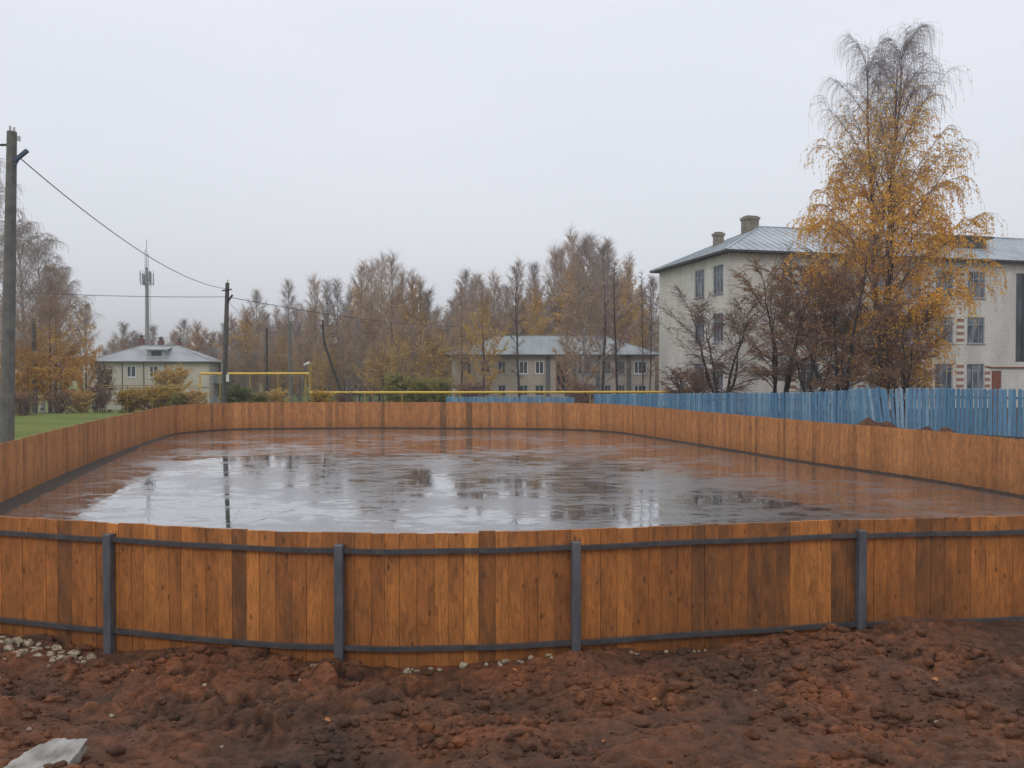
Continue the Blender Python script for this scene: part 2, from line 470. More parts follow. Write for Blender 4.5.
def grid_obj(name, X, Y, Z, mat, keep=None):
    nx, ny = X.shape[1], X.shape[0]
    verts = np.stack([X, Y, Z], -1).reshape(-1, 3)
    i = np.arange(nx * ny).reshape(ny, nx)
    f = np.stack([i[:-1, :-1], i[:-1, 1:], i[1:, 1:], i[1:, :-1]], -1)
    if keep is not None:
        k = keep[:-1, :-1] & keep[1:, 1:] & keep[:-1, 1:] & keep[1:, :-1]; f = f[k]
    f = f.reshape(-1, 4)
    me = bpy.data.meshes.new(name)
    me.vertices.add(len(verts)); me.vertices.foreach_set('co', verts.astype(np.float32).ravel())
    me.loops.add(f.size); me.loops.foreach_set('vertex_index', f.astype(np.int32).ravel())
    me.polygons.add(len(f)); me.polygons.foreach_set('loop_start', np.arange(0, f.size, 4, dtype=np.int32))
    me.polygons.foreach_set('use_smooth', np.ones(len(f), bool))
    me.update(calc_edges=True); me.validate()
    me.materials.append(mat)
    o = bpy.data.objects.new(name, me); put(o); return o

t = NT('autumn_grass_ground')
v = t.coord()
n1 = t.noise(v, .25, 5); n2 = t.noise(v, 9, 5, .7)
c = t.ramp(n1, [(0.35, (.095, .13, .014)), (0.55, (.15, .19, .02)), (0.75, (.20, .16, .03))])
c = t.mix(.7, c, t.ramp(n2, [(0.3, .5), (0.7, 1.2)]), 'MULTIPLY')
# trampled brown soil belt around the rink
s3 = t.sep(v)
belt = t.math('ADD', s3[1], t.math('MULTIPLY', n1, 8.0))
xk = t.math('ADD', s3[0], t.math('MULTIPLY', n1, 6.0))
right = t.ramp(t.math('MULTIPLY', xk, 0.02), [(0.0, 0.0), (0.12, 1.0)])
c = t.mix(right, c, t.ramp(n2, [(0.3, (.035, .022, .014)), (0.7, (.085, .055, .035))]))
t.col(c).rough(.95); t.bump(n2, .6, .08)
M['ground'] = t.mat
def axis(lo, hi, fine, far, g=1.25):
    a = list(np.arange(lo, hi + 1e-6, fine)); st = fine; x = hi
    while x < far: st *= g; x += st; a.append(x)
    st = fine; x = lo; b = []
    while x > -far: st *= g; x -= st; b.append(x)
    return np.array(b[::-1] + a)
xs = axis(-40, 40, .8, 3000); ys = axis(2, 80, .8, 3000)
X, Y = np.meshgrid(xs, ys); Z = ground_np(X, Y) + 0.03
ins = inside(X, Y); dl = dist_loop(X, Y)
Z = np.where(ins, -0.25, Z); Z = np.where((~ins) & (dl < 1.2), np.minimum(Z, 0.0) - .02, Z)
Z = np.where((Y < 9.6) & (np.abs(X) < 12), -0.3, Z)
tag(grid_obj('ground', X, Y, Z, M['ground']), kind='structure')

# wet asphalt pad
t = NT('wet_asphalt')
v = t.coord()
vs = t.coord((.7, 1.1, 1)); big = t.noise(vs, .26, 4, .55); mid = t.noise(vs, 1.0, 6, .68, .6); fine = t.noise(v, 14, 4, .6); grit = t.noise(v, 90, 2, .6)
strk = t.noise(t.coord((.75, 1.5, 1)), 1.9, 5, .62, .9)
pud = t.math('ADD', t.math('ADD', t.math('MULTIPLY', big, .36), t.math('MULTIPLY', mid, .29)), t.math('MULTIPLY', strk, .35))
film = t.ramp(pud, [(0.475, 1.0), (0.51, 0.0)])           # 1 = open puddle
geo_x = t.sep(v)
# mud washed in along the left and right edges
left = t.math('SUBTRACT', -0.5, t.math('ADD', t.math('MULTIPLY', geo_x[0], .1), t.math('MULTIPLY', geo_x[1], .0215)))
edge = t.math('MAXIMUM', t.math('SUBTRACT', t.math('ADD', t.math('MULTIPLY', geo_x[0], -.1), t.math('MULTIPLY', geo_x[1], -.0215)), .58),
              t.math('SUBTRACT', t.math('ADD', t.math('MULTIPLY', geo_x[0], .1), t.math('MULTIPLY', geo_x[1], .033)), 2.0))
mud = t.math('MULTIPLY', t.math('ADD', edge, t.math('MULTIPLY', t.math('SUBTRACT', mid, .5), 1.6)), 3.0, True)
base = t.ramp(mid, [(0.32, (.032, .033, .037)), (0.66, (.11, .113, .125))])
base = t.mix(mud, base, (.11, .052, .026))
base = t.mix(.5, base, t.ramp(grit, [(.3, .6), (.7, 1.25)]), 'MULTIPLY')
t.col(base)
rg = t.mix(film, t.ramp(mid, [(.3, .25), (.7, .45)]), (.015, .015, .015))
t.rough(t.ramp(rg, [(0, 0.0), (1, 1.0)]))
t.b.inputs['IOR'].default_value = 1.65
t.b.inputs['Coat Weight'].default_value = 1.0; t.b.inputs['Coat IOR'].default_value = 1.45
cr_ = t.ramp(pud, [(.470, .01), (.497, .055), (.515, .12), (.58, .24)]); t.l(cr_, t.b.inputs['Coat Roughness'])
h = t.math('ADD', t.math('MULTIPLY', t.math('MULTIPLY', fine, .35), t.math('SUBTRACT', 1.0, film)), t.math('MULTIPLY', t.noise(v, 2.2, 3, .5, .5), .35))
bn = t.n('ShaderNodeBump'); bn.inputs['Strength'].default_value = .25; bn.inputs['Distance'].default_value = .02
t.l(h, bn.inputs['Height']); t.l(bn.outputs[0], t.b.inputs['Normal'])
bc = t.n('ShaderNodeBump'); bc.inputs['Strength'].default_value = .14; bc.inputs['Distance'].default_value = .02
t.l(h, bc.inputs['Height']); t.l(bc.outputs[0], t.b.inputs['Coat Normal'])
M['asphalt'] = t.mat
mb = MB()
nrm = []
for i in range(len(DN)):
    d = DN[(i + 1) % len(DN)] - DN[i - 1]; d /= np.linalg.norm(d); nrm.append(np.array([-d[1], d[0]]))   # inward
area = 0.5 * np.sum(DN[:, 0] * np.roll(DN[:, 1], -1) - np.roll(DN[:, 0], -1) * DN[:, 1])
SGN = 1.0 if area > 0 else -1.0
inner = [DN[i] + nrm[i] * SGN * .12 for i in range(len(DN))]
mb.poly([(p[0], p[1], 0.0) for p in inner])
tag(mb.build('wet_asphalt', M['asphalt']), kind='structure')

# dark gravel verge along the foot of the boards, inside the rink
t = NT('dark_gravel')
v = t.coord(); n = t.noise(v, 22, 5, .7)
lf = t.noise(v, 9, 3, .7)
c = t.ramp(n, [(0.3, (.018, .012, .009)), (0.62, (.055, .036, .026)), (0.8, (.13, .09, .065))])
c = t.mix(t.ramp(lf, [(.66, 0.0), (.70, 1.0)]), c, (.16, .065, .03))
t.col(c).rough(.7); t.bump(n, .8, .03); M['gravel'] = t.mat
vv, ff = [], []
rng = random.Random(4)
nst = int(TOTAL / .12); wid = 7
for i in range(nst):
    p, d = along(i * TOTAL / nst); nn = np.array([-d[1], d[0]]) * SGN
    w = .34 + .16 * math.sin(i * .021) + .06 * rng.random()
    if 28 < p[1]: w *= .6
    for j in range(wid):
        q = p + nn * (w * j / (wid - 1) + 0.01)
        z = .055 * (1 - j / (wid - 1)) ** 1.3 + .02 * mnoise.noise((q[0] * 6, q[1] * 6, 0)) + .012 * mnoise.noise((q[0] * 19, q[1] * 19, 3))
        if j == wid - 1: z = -.01
        vv.append((q[0], q[1], z))
for i in range(nst):
    for j in range(wid - 1):
        a = i * wid + j; b = ((i + 1) % nst) * wid + j
        ff.append((a, b, b + 1, a + 1))
mb = MB(); mb.v = vv
for q in ff: mb.face(q)
tag(mb.build('gravel_verge', M['gravel'], smooth=True), kind='structure')

# heaped reddish soil in front of the boards
def yfence(X):
    return np.interp(X, [-7.3, -5.26, -3.5, -2.6, -1.58, -.7, .45, 1.32, 2.54, 3.49, 5.26, 7.4], [9.1, 8.2, 7.74, 7.5, 7.36, 7.33, 7.47, 7.64, 7.87, 8.03, 8.22, 8.6])
def soil(X, Y):
    yf = np.interp(X, [-16, -7.3, -5.26, -3.5, -2.6, -1.58, -.7, .45, 1.32, 2.54, 3.49, 5.26, 7.4, 16],
                   [14, 9.1, 8.2, 7.74, 7.5, 7.36, 7.33, 7.47, 7.64, 7.87, 8.03, 8.22, 8.6, 12])
    s = yf - Y
    base = 0.03 + .012 * np.clip(s, 0, None) ** 2 + .085 * np.clip(s, 0, None)
    base = np.minimum(base, 1.15)
    toe = np.interp(X, [-5.5, -4.4, -3.6, -2.9, -2.2, -1.5, -.5, .4, .75, 1.0, 1.8, 2.6, 3.2, 3.8, 4.3, 5.3],
                    [.0, -.03, -.04, .10, .05, -.02, -.02, .02, .06, .02, -.01, .02, .05, .13, .19, .13])
    z = base + toe * np.exp(-np.clip(s, 0, None) / 1.3)
    z = z + .10 * np.exp(-((X - 3.6) ** 2 / 3 + (Y - 7.0) ** 2 / .5)) + .07 * np.exp(-((X - 1.0) ** 2 / .8 + (Y - 6.6) ** 2 / .25))
    z = z - .06 * np.exp(-((X + 3.6) ** 2 / 1.2 + (Y - 6.6) ** 2 / .4))
    f0 = smooth((s - .0) / .5)
    z = z + .16 * fbm(X * .8, Y * 1.0, 3, 21) * f0
    z = z + .075 * fbm(X * 2.3, Y * 2.6, 3, 31, .5) * (.25 + .75 * f0)
    wx = X + .07 * fbm(X * 4, Y * 4, 4, 61); wy = Y + .07 * fbm(X * 4 + 9, Y * 4, 4, 67)
    rough_m = smooth((fbm(X * 1.1 + 4, Y * 1.4, 3, 77) + .25) / .5)      # smooth smears versus clod fields
    fine_m = smooth((fbm(X * 2.1 + 1, Y * 2.4 + 7, 3, 87) + .3) / .5)
    cl = (.50 * lumps(wx, wy, .42, 100) * (fbm(X * 1.7, Y * 1.7, 2, 12) > -.02) + .55 * lumps(wx + .3, wy, .19, 200)
          + .55 * lumps(wx, wy + .7, .085, 300) * fine_m + .7 * lumps(X, Y, .042, 400) * (.3 + .7 * fine_m))
    z = z + cl * (.12 + .88 * rough_m) * (.4 + .6 * f0) * .85
    ridg = 1 - np.abs(fbm(X * 3.1 + 2, Y * 3.6, 4, 141, .55)) * 2.2
    z = z + .035 * np.clip(ridg, -1, 1) * (.3 + .7 * f0)
    z = z + .016 * fbm(X * 11, Y * 11, 4, 91, .6)
    z = np.where(s < -.02, z - .5 * smooth((-s - .02) / .25), z)
    return z
def nonuni(lo, hi, step, flo, fhi, g=1.12):
    a = list(np.arange(lo, hi, step)); st = step; x = a[-1]
    while x < fhi: st *= g; x += st; a.append(x)
    st = step; x = lo; b = []
    while x > flo: st *= g; x -= st; b.append(x)
    return np.array(b[::-1] + a)
xs = nonuni(-5.7, 5.7, .013, -14, 14); ys = nonuni(4.1, 8.75, .011, -8, 10.0)
X, Y = np.meshgrid(xs, ys)
Z = soil(X, Y)
t = NT('wet_red_clay_soil')
v = t.coord()
a = t.noise(v, .9, 5, .6); b = t.noise(v, 9, 6, .65); d_ = t.noise(v, 60, 3, .6)
c = t.ramp(a, [(0.34, (.058, .023, .010)), (0.48, (.118, .042, .014)), (0.62, (.180, .058, .017))])
c = t.mix(.9, c, t.ramp(b, [(0.33, .5), (0.52, 1.0), (0.68, 1.35)]), 'MULTIPLY')
c = t.mix(.5, c, t.ramp(d_, [(0.35, .6), (0.7, 1.3)]), 'MULTIPLY')
c = t.mix(.9, c, t.ramp(t.attr('shade_tone'), [(0.0, .35), (0.42, .85), (0.62, 1.12), (1.0, 1.35)]), 'MULTIPLY')     # dry crumbs lighter on top, shade painted into the hollows
t.col(c).rough(t.ramp(b, [(.3, .9), (.7, .62)]))
t.bump(t.math('ADD', t.math('MULTIPLY', b, .5), t.math('MULTIPLY', d_, .5)), 1.0, .045)
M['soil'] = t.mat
def blur(A, n):
    for _ in range(n):
        A = (A + np.roll(A, 1, 0) + np.roll(A, -1, 0) + np.roll(A, 1, 1) + np.roll(A, -1, 1)) / 5
    return A
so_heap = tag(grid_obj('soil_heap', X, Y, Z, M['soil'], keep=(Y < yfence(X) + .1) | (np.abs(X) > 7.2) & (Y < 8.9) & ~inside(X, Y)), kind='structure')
at_ = so_heap.data.attributes.new('shade_tone', 'FLOAT', 'POINT')
shade_att = np.clip(.5 + (Z - blur(Z, 14)) / .05, 0, 1).astype(np.float32).ravel()  # painted shade: points below the blurred surface get darker
assert len(at_.data) == len(shade_att); at_.data.foreach_set('value', shade_att)
def S(x, y): return float(soil(np.array([float(x)]), np.array([float(y)]))[0])

# ------------------------------------------------------------------ rink fence
rink = thing('rink_fence', 'honey coloured upright plank fence with steel posts and rails enclosing the wet rink', 'fence', (0, 7.4, 0))
def child(mb, name, mats, parent, **kw):
    """build a part in world coordinates, then parent it keeping it in place"""
    o = mb.build(name, mats, parent, **kw)
    o.matrix_parent_inverse = Matrix.Translation(parent.location).inverted() if parent.rotation_euler.z == 0 else parent.matrix_basis.inverted()
    return o
HF = 1.25
rng = random.Random(11)
sides = {'near': MB(), 'right': MB(), 'far': MB(), 'left': MB()}
s = 0.0
def near_tone(px):
    spans = [((55, 62), .25), ((76, 88), .35), ((230, 243), .22), ((262, 300), .30), ((330, 350), .25), ((472, 492), .38), ((520, 533), .45), ((657, 690), .22), ((690, 735), .30),
             ((760, 781), .30), ((820, 858), .30), ((895, 930), .16), ((930, 972), .24)]
    for (a, b), tn in spans:
        if a <= px <= b: return max(0.02, tn + rng.uniform(-.12, .30))
    if 860 < px < 895: return .55
    return min(1.0, max(.3, rng.gauss(.70, .17)))
while s < TOTAL - .05:
    p, d = along(s)
    near = p[1] < 9.3
    w = rng.uniform(.125, .165) if near else rng.uniform(.13, .17)
    if s + w > TOTAL: w = TOTAL - s
    q, _ = along(s + w)
    dd = (q - p); L = np.linalg.norm(dd); dd = dd / L; nn = np.array([-dd[1], dd[0]]) * SGN   # inward
    gap = rng.uniform(.002, .0045) if near else .004
    a = p + dd * gap; b = q
    off = rng.uniform(-.0025, .0025)
    th = .028
    a0 = a + nn * off; b0 = b + nn * off; a1 = a + nn * (off + th); b1 = b + nn * (off + th)
    zt = HF + rng.uniform(-.006, .006) + (.012 if rng.random() < .06 else 0); zb = -.03
    px = CX + F * p[0] / p[1]
    if near: tn = near_tone(px); k = 'near'
    else:
        tn = min(1, max(.3, rng.gauss(.66, .13)));
        if rng.random() < .03: tn = .35
        if p[1] > 36 and min(abs(px - q_) for q_ in (383, 445, 471)) < 1.9: tn = .02
        k = 'right' if p[0] > 0 and p[1] < 35 else ('far' if p[1] > 35 else 'left')
    zs = rng.uniform(-.004, .004)
    t0 = p - dd * .006 + nn * .010; t1 = p + dd * .010 + nn * .010; t2 = t1 + nn * .010; t3 = t0 + nn * .010
    sides[k].hexa([(t0[0], t0[1], zb), (t1[0], t1[1], zb), (t2[0], t2[1], zb), (t3[0], t3[1], zb),
                   (t0[0], t0[1], HF - .012), (t1[0], t1[1], HF - .012), (t2[0], t2[1], HF - .012), (t3[0], t3[1], HF - .012)], 0, 0.0)
    sides[k].hexa([(a0[0], a0[1], zb), (b0[0], b0[1], zb), (b1[0], b1[1], zb), (a1[0], a1[1], zb),
                   (a0[0], a0[1], zt), (b0[0], b0[1], zt + zs), (b1[0], b1[1], zt + zs), (a1[0], a1[1], zt)], 0, tn)
    s += w
for k, mb_ in sides.items():
    o = child(mb_, 'board_panel', M['wood_near'] if k == 'near' else M['wood_far'], rink)
    o['label'] = {'near': 'near end boards, some stained dark', 'right': 'right hand side boards', 'far': 'far end boards', 'left': 'left hand side boards'}[k]
# posts and rails on the outside of the near end
def s_of_x(x, lo=0, hi=None):
    best = min(range(len(DN)), key=lambda i: abs(DN[i][0] - x) + (100 if DN[i][1] > 9.6 else 0)); return CUM[best]
post_s = [s_of_x(-3.97), s_of_x(-1.57), s_of_x(.61), s_of_x(3.5)]
post_s = [post_s[0] - 4.6, post_s[0] - 2.3] + post_s + [post_s[-1] + 2.5, post_s[-1] + 5.0]
PW = .082
def outp(s, off, z):
    p, d = along(s); nn = np.array([d[1], -d[0]]) * SGN
    q = p + nn * off; return (q[0], q[1], z), d
tops = [1.15] * 8
for i, sp_ in enumerate(post_s):
    (x, y, _), d = outp(sp_, .004 + PW / 2 + .004, 0)
    mb = MB(); ang = math.atan2(d[1], d[0])
    mb.box(x, y, .42, PW, PW, 1.44 + .03, ang)
    o = child(mb, 'post', M['steel'], rink, bevel=.008)
for zc in (1.095, .20):
    for i in range(len(post_s) - 1):
        s0, s1 = post_s[i] + PW / 2 - .004, post_s[i + 1] - PW / 2 + .004
        if s1 < s0: s1 += TOTAL
        pts = []; k = 10
        for j in range(k + 1):
            (x, y, z), _ = outp(s0 + (s1 - s0) * j / k, .006 + .03, zc + .004 * math.sin(j * 1.1 + i))
            pts.append((x, y, z))
        mb = MB()
        for j in range(k): mb.bar(pts[j], tuple(np.array(pts[j + 1]) + (np.array(pts[j + 1]) - np.array(pts[j])) * .01), .04, .042)
        child(mb, 'rail', M['steel_rail'], rink)

# loose crumbs and clods lying over the heap: crisp angular lumps nobody could count
def clods(n, seed):
    r_ = np.random.default_rng(seed)
    import bmesh as _b
    protos = []
    for k in range(6):
        bm = _b.new(); _b.ops.create_icosphere(bm, subdivisions=2, radius=.5)
        for vt in bm.verts:
            vt.co *= 1 + .55 * mnoise.noise(vt.co * 2.6 + Vector((k * 7.1, 0, 0))) + .25 * mnoise.noise(vt.co * 6 + Vector((0, k, 0)))
        protos.append((np.array([v_.co[:] for v_ in bm.verts]), np.array([[q.index for q in f.verts] for f in bm.faces]))); bm.free()
    x = r_.uniform(-5.6, 5.6, n * 3); y = r_.uniform(4.0, 8.2, n * 3)
    dens = smooth((fbm(x * 1.6 + 3, y * 2.0, 3, 171) + .18) / .45) * .93 + .07
    yf = yfence(x)
    ok = (r_.random(n * 3) < dens) & (y < yf - .06)
    x, y = x[ok][:n], y[ok][:n]; n = len(x)
    sz = .009 + .085 * r_.random(n) ** 7 + .010 * r_.random(n)
    z = soil(x, y) + sz * .12
    V, Fc, off, tn = [], [], 0, []
    for k in range(n):
        pv, pf = protos[k % 6]
        a, b, c = r_.uniform(0, 6.28, 3); ca, sa, cb, sb = math.cos(a), math.sin(a), math.cos(b), math.sin(b)
        A = np.array([[ca, -sa, 0], [sa, ca, 0], [0, 0, 1]]) @ np.array([[1, 0, 0], [0, cb, -sb], [0, sb, cb]])
        sc = sz[k] * np.array([1.25, .95, .75])
        V.append((pv @ A.T) * sc + (x[k], y[k], z[k])); Fc.append(pf + off); off += len(pv)
        tn.append(np.full(len(pv), .25 + .55 * r_.random()))
    V = np.concatenate(V); Fc = np.concatenate(Fc)
    me = bpy.data.meshes.new('soil_clods')
    me.vertices.add(len(V)); me.vertices.foreach_set('co', V.astype(np.float32).ravel())
    me.loops.add(Fc.size); me.loops.foreach_set('vertex_index', Fc.astype(np.int32).ravel())
    me.polygons.add(len(Fc)); me.polygons.foreach_set('loop_start', np.arange(0, Fc.size, 3, dtype=np.int32))
    me.update(calc_edges=True)
    a_ = me.attributes.new('shade_tone', 'FLOAT', 'POINT'); a_.data.foreach_set('value', np.concatenate(tn).astype(np.float32))
    me.materials.append(M['soil'])
    o = bpy.data.objects.new('soil_clods', me); put(o)
    tag(o, 'crumbly reddish brown clods strewn over the soil heap in front of the fence', 'soil clods', kind='stuff')
clods(6000, 5)

# ------------------------------------------------------------------ stones and slab
def stone_mesh(seed, name='rubble_stone'):
    r = random.Random(seed)
    import bmesh
    bm = bmesh.new(); bmesh.ops.create_icosphere(bm, subdivisions=3, radius=.5)
    planes = [(Vector((r.uniform(-1, 1), r.uniform(-1, 1), r.uniform(-1, 1))).normalized(), r.uniform(.26, .42)) for _ in range(9)]
    for vt in bm.verts:
        for n_, d_ in planes:
            k = vt.co.dot(n_)
            if k > d_: vt.co -= n_ * (k - d_) * .92
        vt.co *= 1 + .09 * mnoise.noise(vt.co * 5 + Vector((seed, 0, 0)))
    me = bpy.data.meshes.new(name); bm.to_mesh(me); bm.free(); return me
stones = [stone_mesh(i) for i in range(7)]
for m_ in stones: m_.materials.append(M['limestone'])
rng = random.Random(5)
def stone(x, y, size, label, group, me=None, sink=.25):
    o = bpy.data.objects.new('rubble_stone', me or stones[rng.randrange(7)]); put(o)
    sx, sy, sz = size * rng.uniform(.8, 1.35), size * rng.uniform(.8, 1.1), size * rng.uniform(.55, .8)
    o.scale = (sx, sy, sz); o.rotation_euler = (rng.uniform(-.4, .4), rng.uniform(-.4, .4), rng.uniform(0, 6.28))
    o.location = (x, y, S(x, y) + sz * (.5 - sink))
    return tag(o, label, 'stone', group)
for i in range(95):
    x = rng.uniform(-5.25, -3.95); yf = float(yfence(x))
    y = yf - .12 - abs(rng.gauss(0, .38)) - .1 * (x + 5.2)
    if x < -4.8: y -= .1
    stone(x, y, rng.choice([.03, .04, .05, .06, .08, .11]), 'pale limestone rubble heaped at the fence foot left of the leftmost post', 'rubble stones heaped left of the leftmost post')
for i in range(26):
    x = rng.uniform(-1.0, .36) if i > 9 else rng.choice([-1.05, -.95, -.45, .05, .25]) + rng.gauss(0, .08)
    y = float(yfence(x)) - .12 - rng.random() * .08
    stone(x, y, rng.choice([.04, .05, .06, .08]), 'pale stone in the thin row at the fence foot between the second and third posts', 'stones in the row between the second and third posts', sink=.15)
for i in range(12):
    x = rng.uniform(1.0, 2.3); y = float(yfence(x)) - .12 - rng.random() * .07
    stone(x, y, rng.choice([.035, .045, .055]), 'small pale stone at the fence foot right of the third post', 'small stones right of the third post', sink=.15)
for i in range(7):
    x = rng.uniform(-1.9, -1.5); y = float(yfence(x)) - .25 - rng.random() * .25
    stone(x, y, rng.choice([.03, .04, .05]), 'small pale stone on the soil around the foot of the second post', 'stones around the second post', sink=.15)
dk = stone_mesh(33, 'dark_stone'); dk.materials.append(M['darkstone'])
o = stone(2.58, 7.62, .1, 'single dark blue grey stone at the fence foot left of the fourth post', None, dk, .1); o.name = 'dark_stone'
loose = [(-2.55, 6.6, .05), (1.85, 6.05, .035), (2.95, 5.5, .05), (-4.1, 7.1, .06), (-1.9, 5.2, .03), (.35, 7.0, .03), (-3.1, 5.1, .035), (3.9, 6.4, .03), (-.4, 5.9, .03), (1.5, 5.1, .03), (-4.3, 6.2, .04), (-2.9, 5.75, .04)]
for x, y, sz in loose:
    stone(x, y, sz, 'lone small pale pebble lying loose on the open brown soil', 'loose pebbles on the soil', sink=.1)
# broken concrete chunk, bottom left
import bmesh
bm = bmesh.new()
outl = [(-.23, -.16), (.20, -.17), (.215, .02), (.205, .16), (.02, .20), (-.10, .13), (-.16, .06)]
ht = [-.05, .02, .04, .045, .03, .01, -.02]
tv = [bm.verts.new((x, y, .0 + h)) for (x, y), h in zip(outl, ht)]
bv = [bm.verts.new((x * 1.04, y * 1.04, -.30)) for x, y in outl]
bm.faces.new(tv); bm.faces.new(bv[::-1])
for k in range(len(outl)): bm.faces.new((bv[k], bv[(k + 1) % 7], tv[(k + 1) % 7], tv[k]))
bmesh.ops.recalc_face_normals(bm, faces=bm.faces)
bmesh.ops.triangulate(bm, faces=bm.faces[:])
for _ in range(5): bmesh.ops.subdivide_edges(bm, edges=[e for e in bm.edges if e.calc_length() > .016], cuts=1)
bmesh.ops.triangulate(bm, faces=[f for f in bm.faces if len(f.verts) > 4])
bm.normal_update()
for vt in bm.verts:
    c_ = vt.co.copy()
    vt.co += vt.normal * (.016 * mnoise.noise(c_ * 9) + .009 * mnoise.noise(c_ * 26) + .006 * mnoise.noise(c_ * 60))
me = bpy.data.meshes.new('concrete_chunk'); bm.to_mesh(me); bm.free(); me.materials.append(M['slab'])
o = bpy.data.objects.new('concrete_chunk', me); put(o)
o.location = (-2.76, 4.62, .475); o.rotation_euler = (.06, .02, .06)
tag(o, 'broken grey concrete chunk half buried in the soil in front', 'concrete chunk')

# fallen leaves on the soil: individual small curled leaves
mlv = noisy('fallen_orange_leaf', (.30, .10, .03), (.5, .22, .07), 20, .7, 0)
mb = MB(); k = 6
for i in range(-2, 3):
    for j in (-1, 1):
        pass
leafpts = []
for i in range(7):
    u = i / 6; w = .34 * math.sin(math.pi * min(1, u * .96 + .03)) ** .8
    leafpts.append((-.5 + u, w, .14 * abs(w) + .12 * math.sin(u * 3)))
for i in range(6):
    a, b = leafpts[i], leafpts[i + 1]
    mb.poly([(a[0], 0, a[2] - .08), (b[0], 0, b[2] - .08), (b[0], b[1], b[2]), (a[0], a[1], a[2])])
    mb.poly([(b[0], 0, b[2] - .08), (a[0], 0, a[2] - .08), (a[0], -a[1], a[2]), (b[0], -b[1], b[2])])
lf0 = mb.build('fallen_leaf', mlv)
lspots = [(1.08, 6.0), (-3.3, 6.9), (.02, 6.75), (2.2, 5.1), (-1.3, 5.6), (2.0, 6.9), (-.9, 4.9), (3.3, 6.2), (-4.5, 7.2), (.6, 5.2)]
for i, (x, y) in enumerate(lspots):
    o = lf0 if i == 0 else put(lf0.copy())
    sz = rng.uniform(.035, .06); o.scale = (sz, sz, sz)
    o.location = (x, y, S(x, y) + .02); o.rotation_euler = (rng.uniform(-.5, .5), rng.uniform(-.5, .5), rng.uniform(0, 6))
    tag(o, 'small fallen orange leaf lying on the brown soil', 'leaf', 'fallen leaves on the soil')

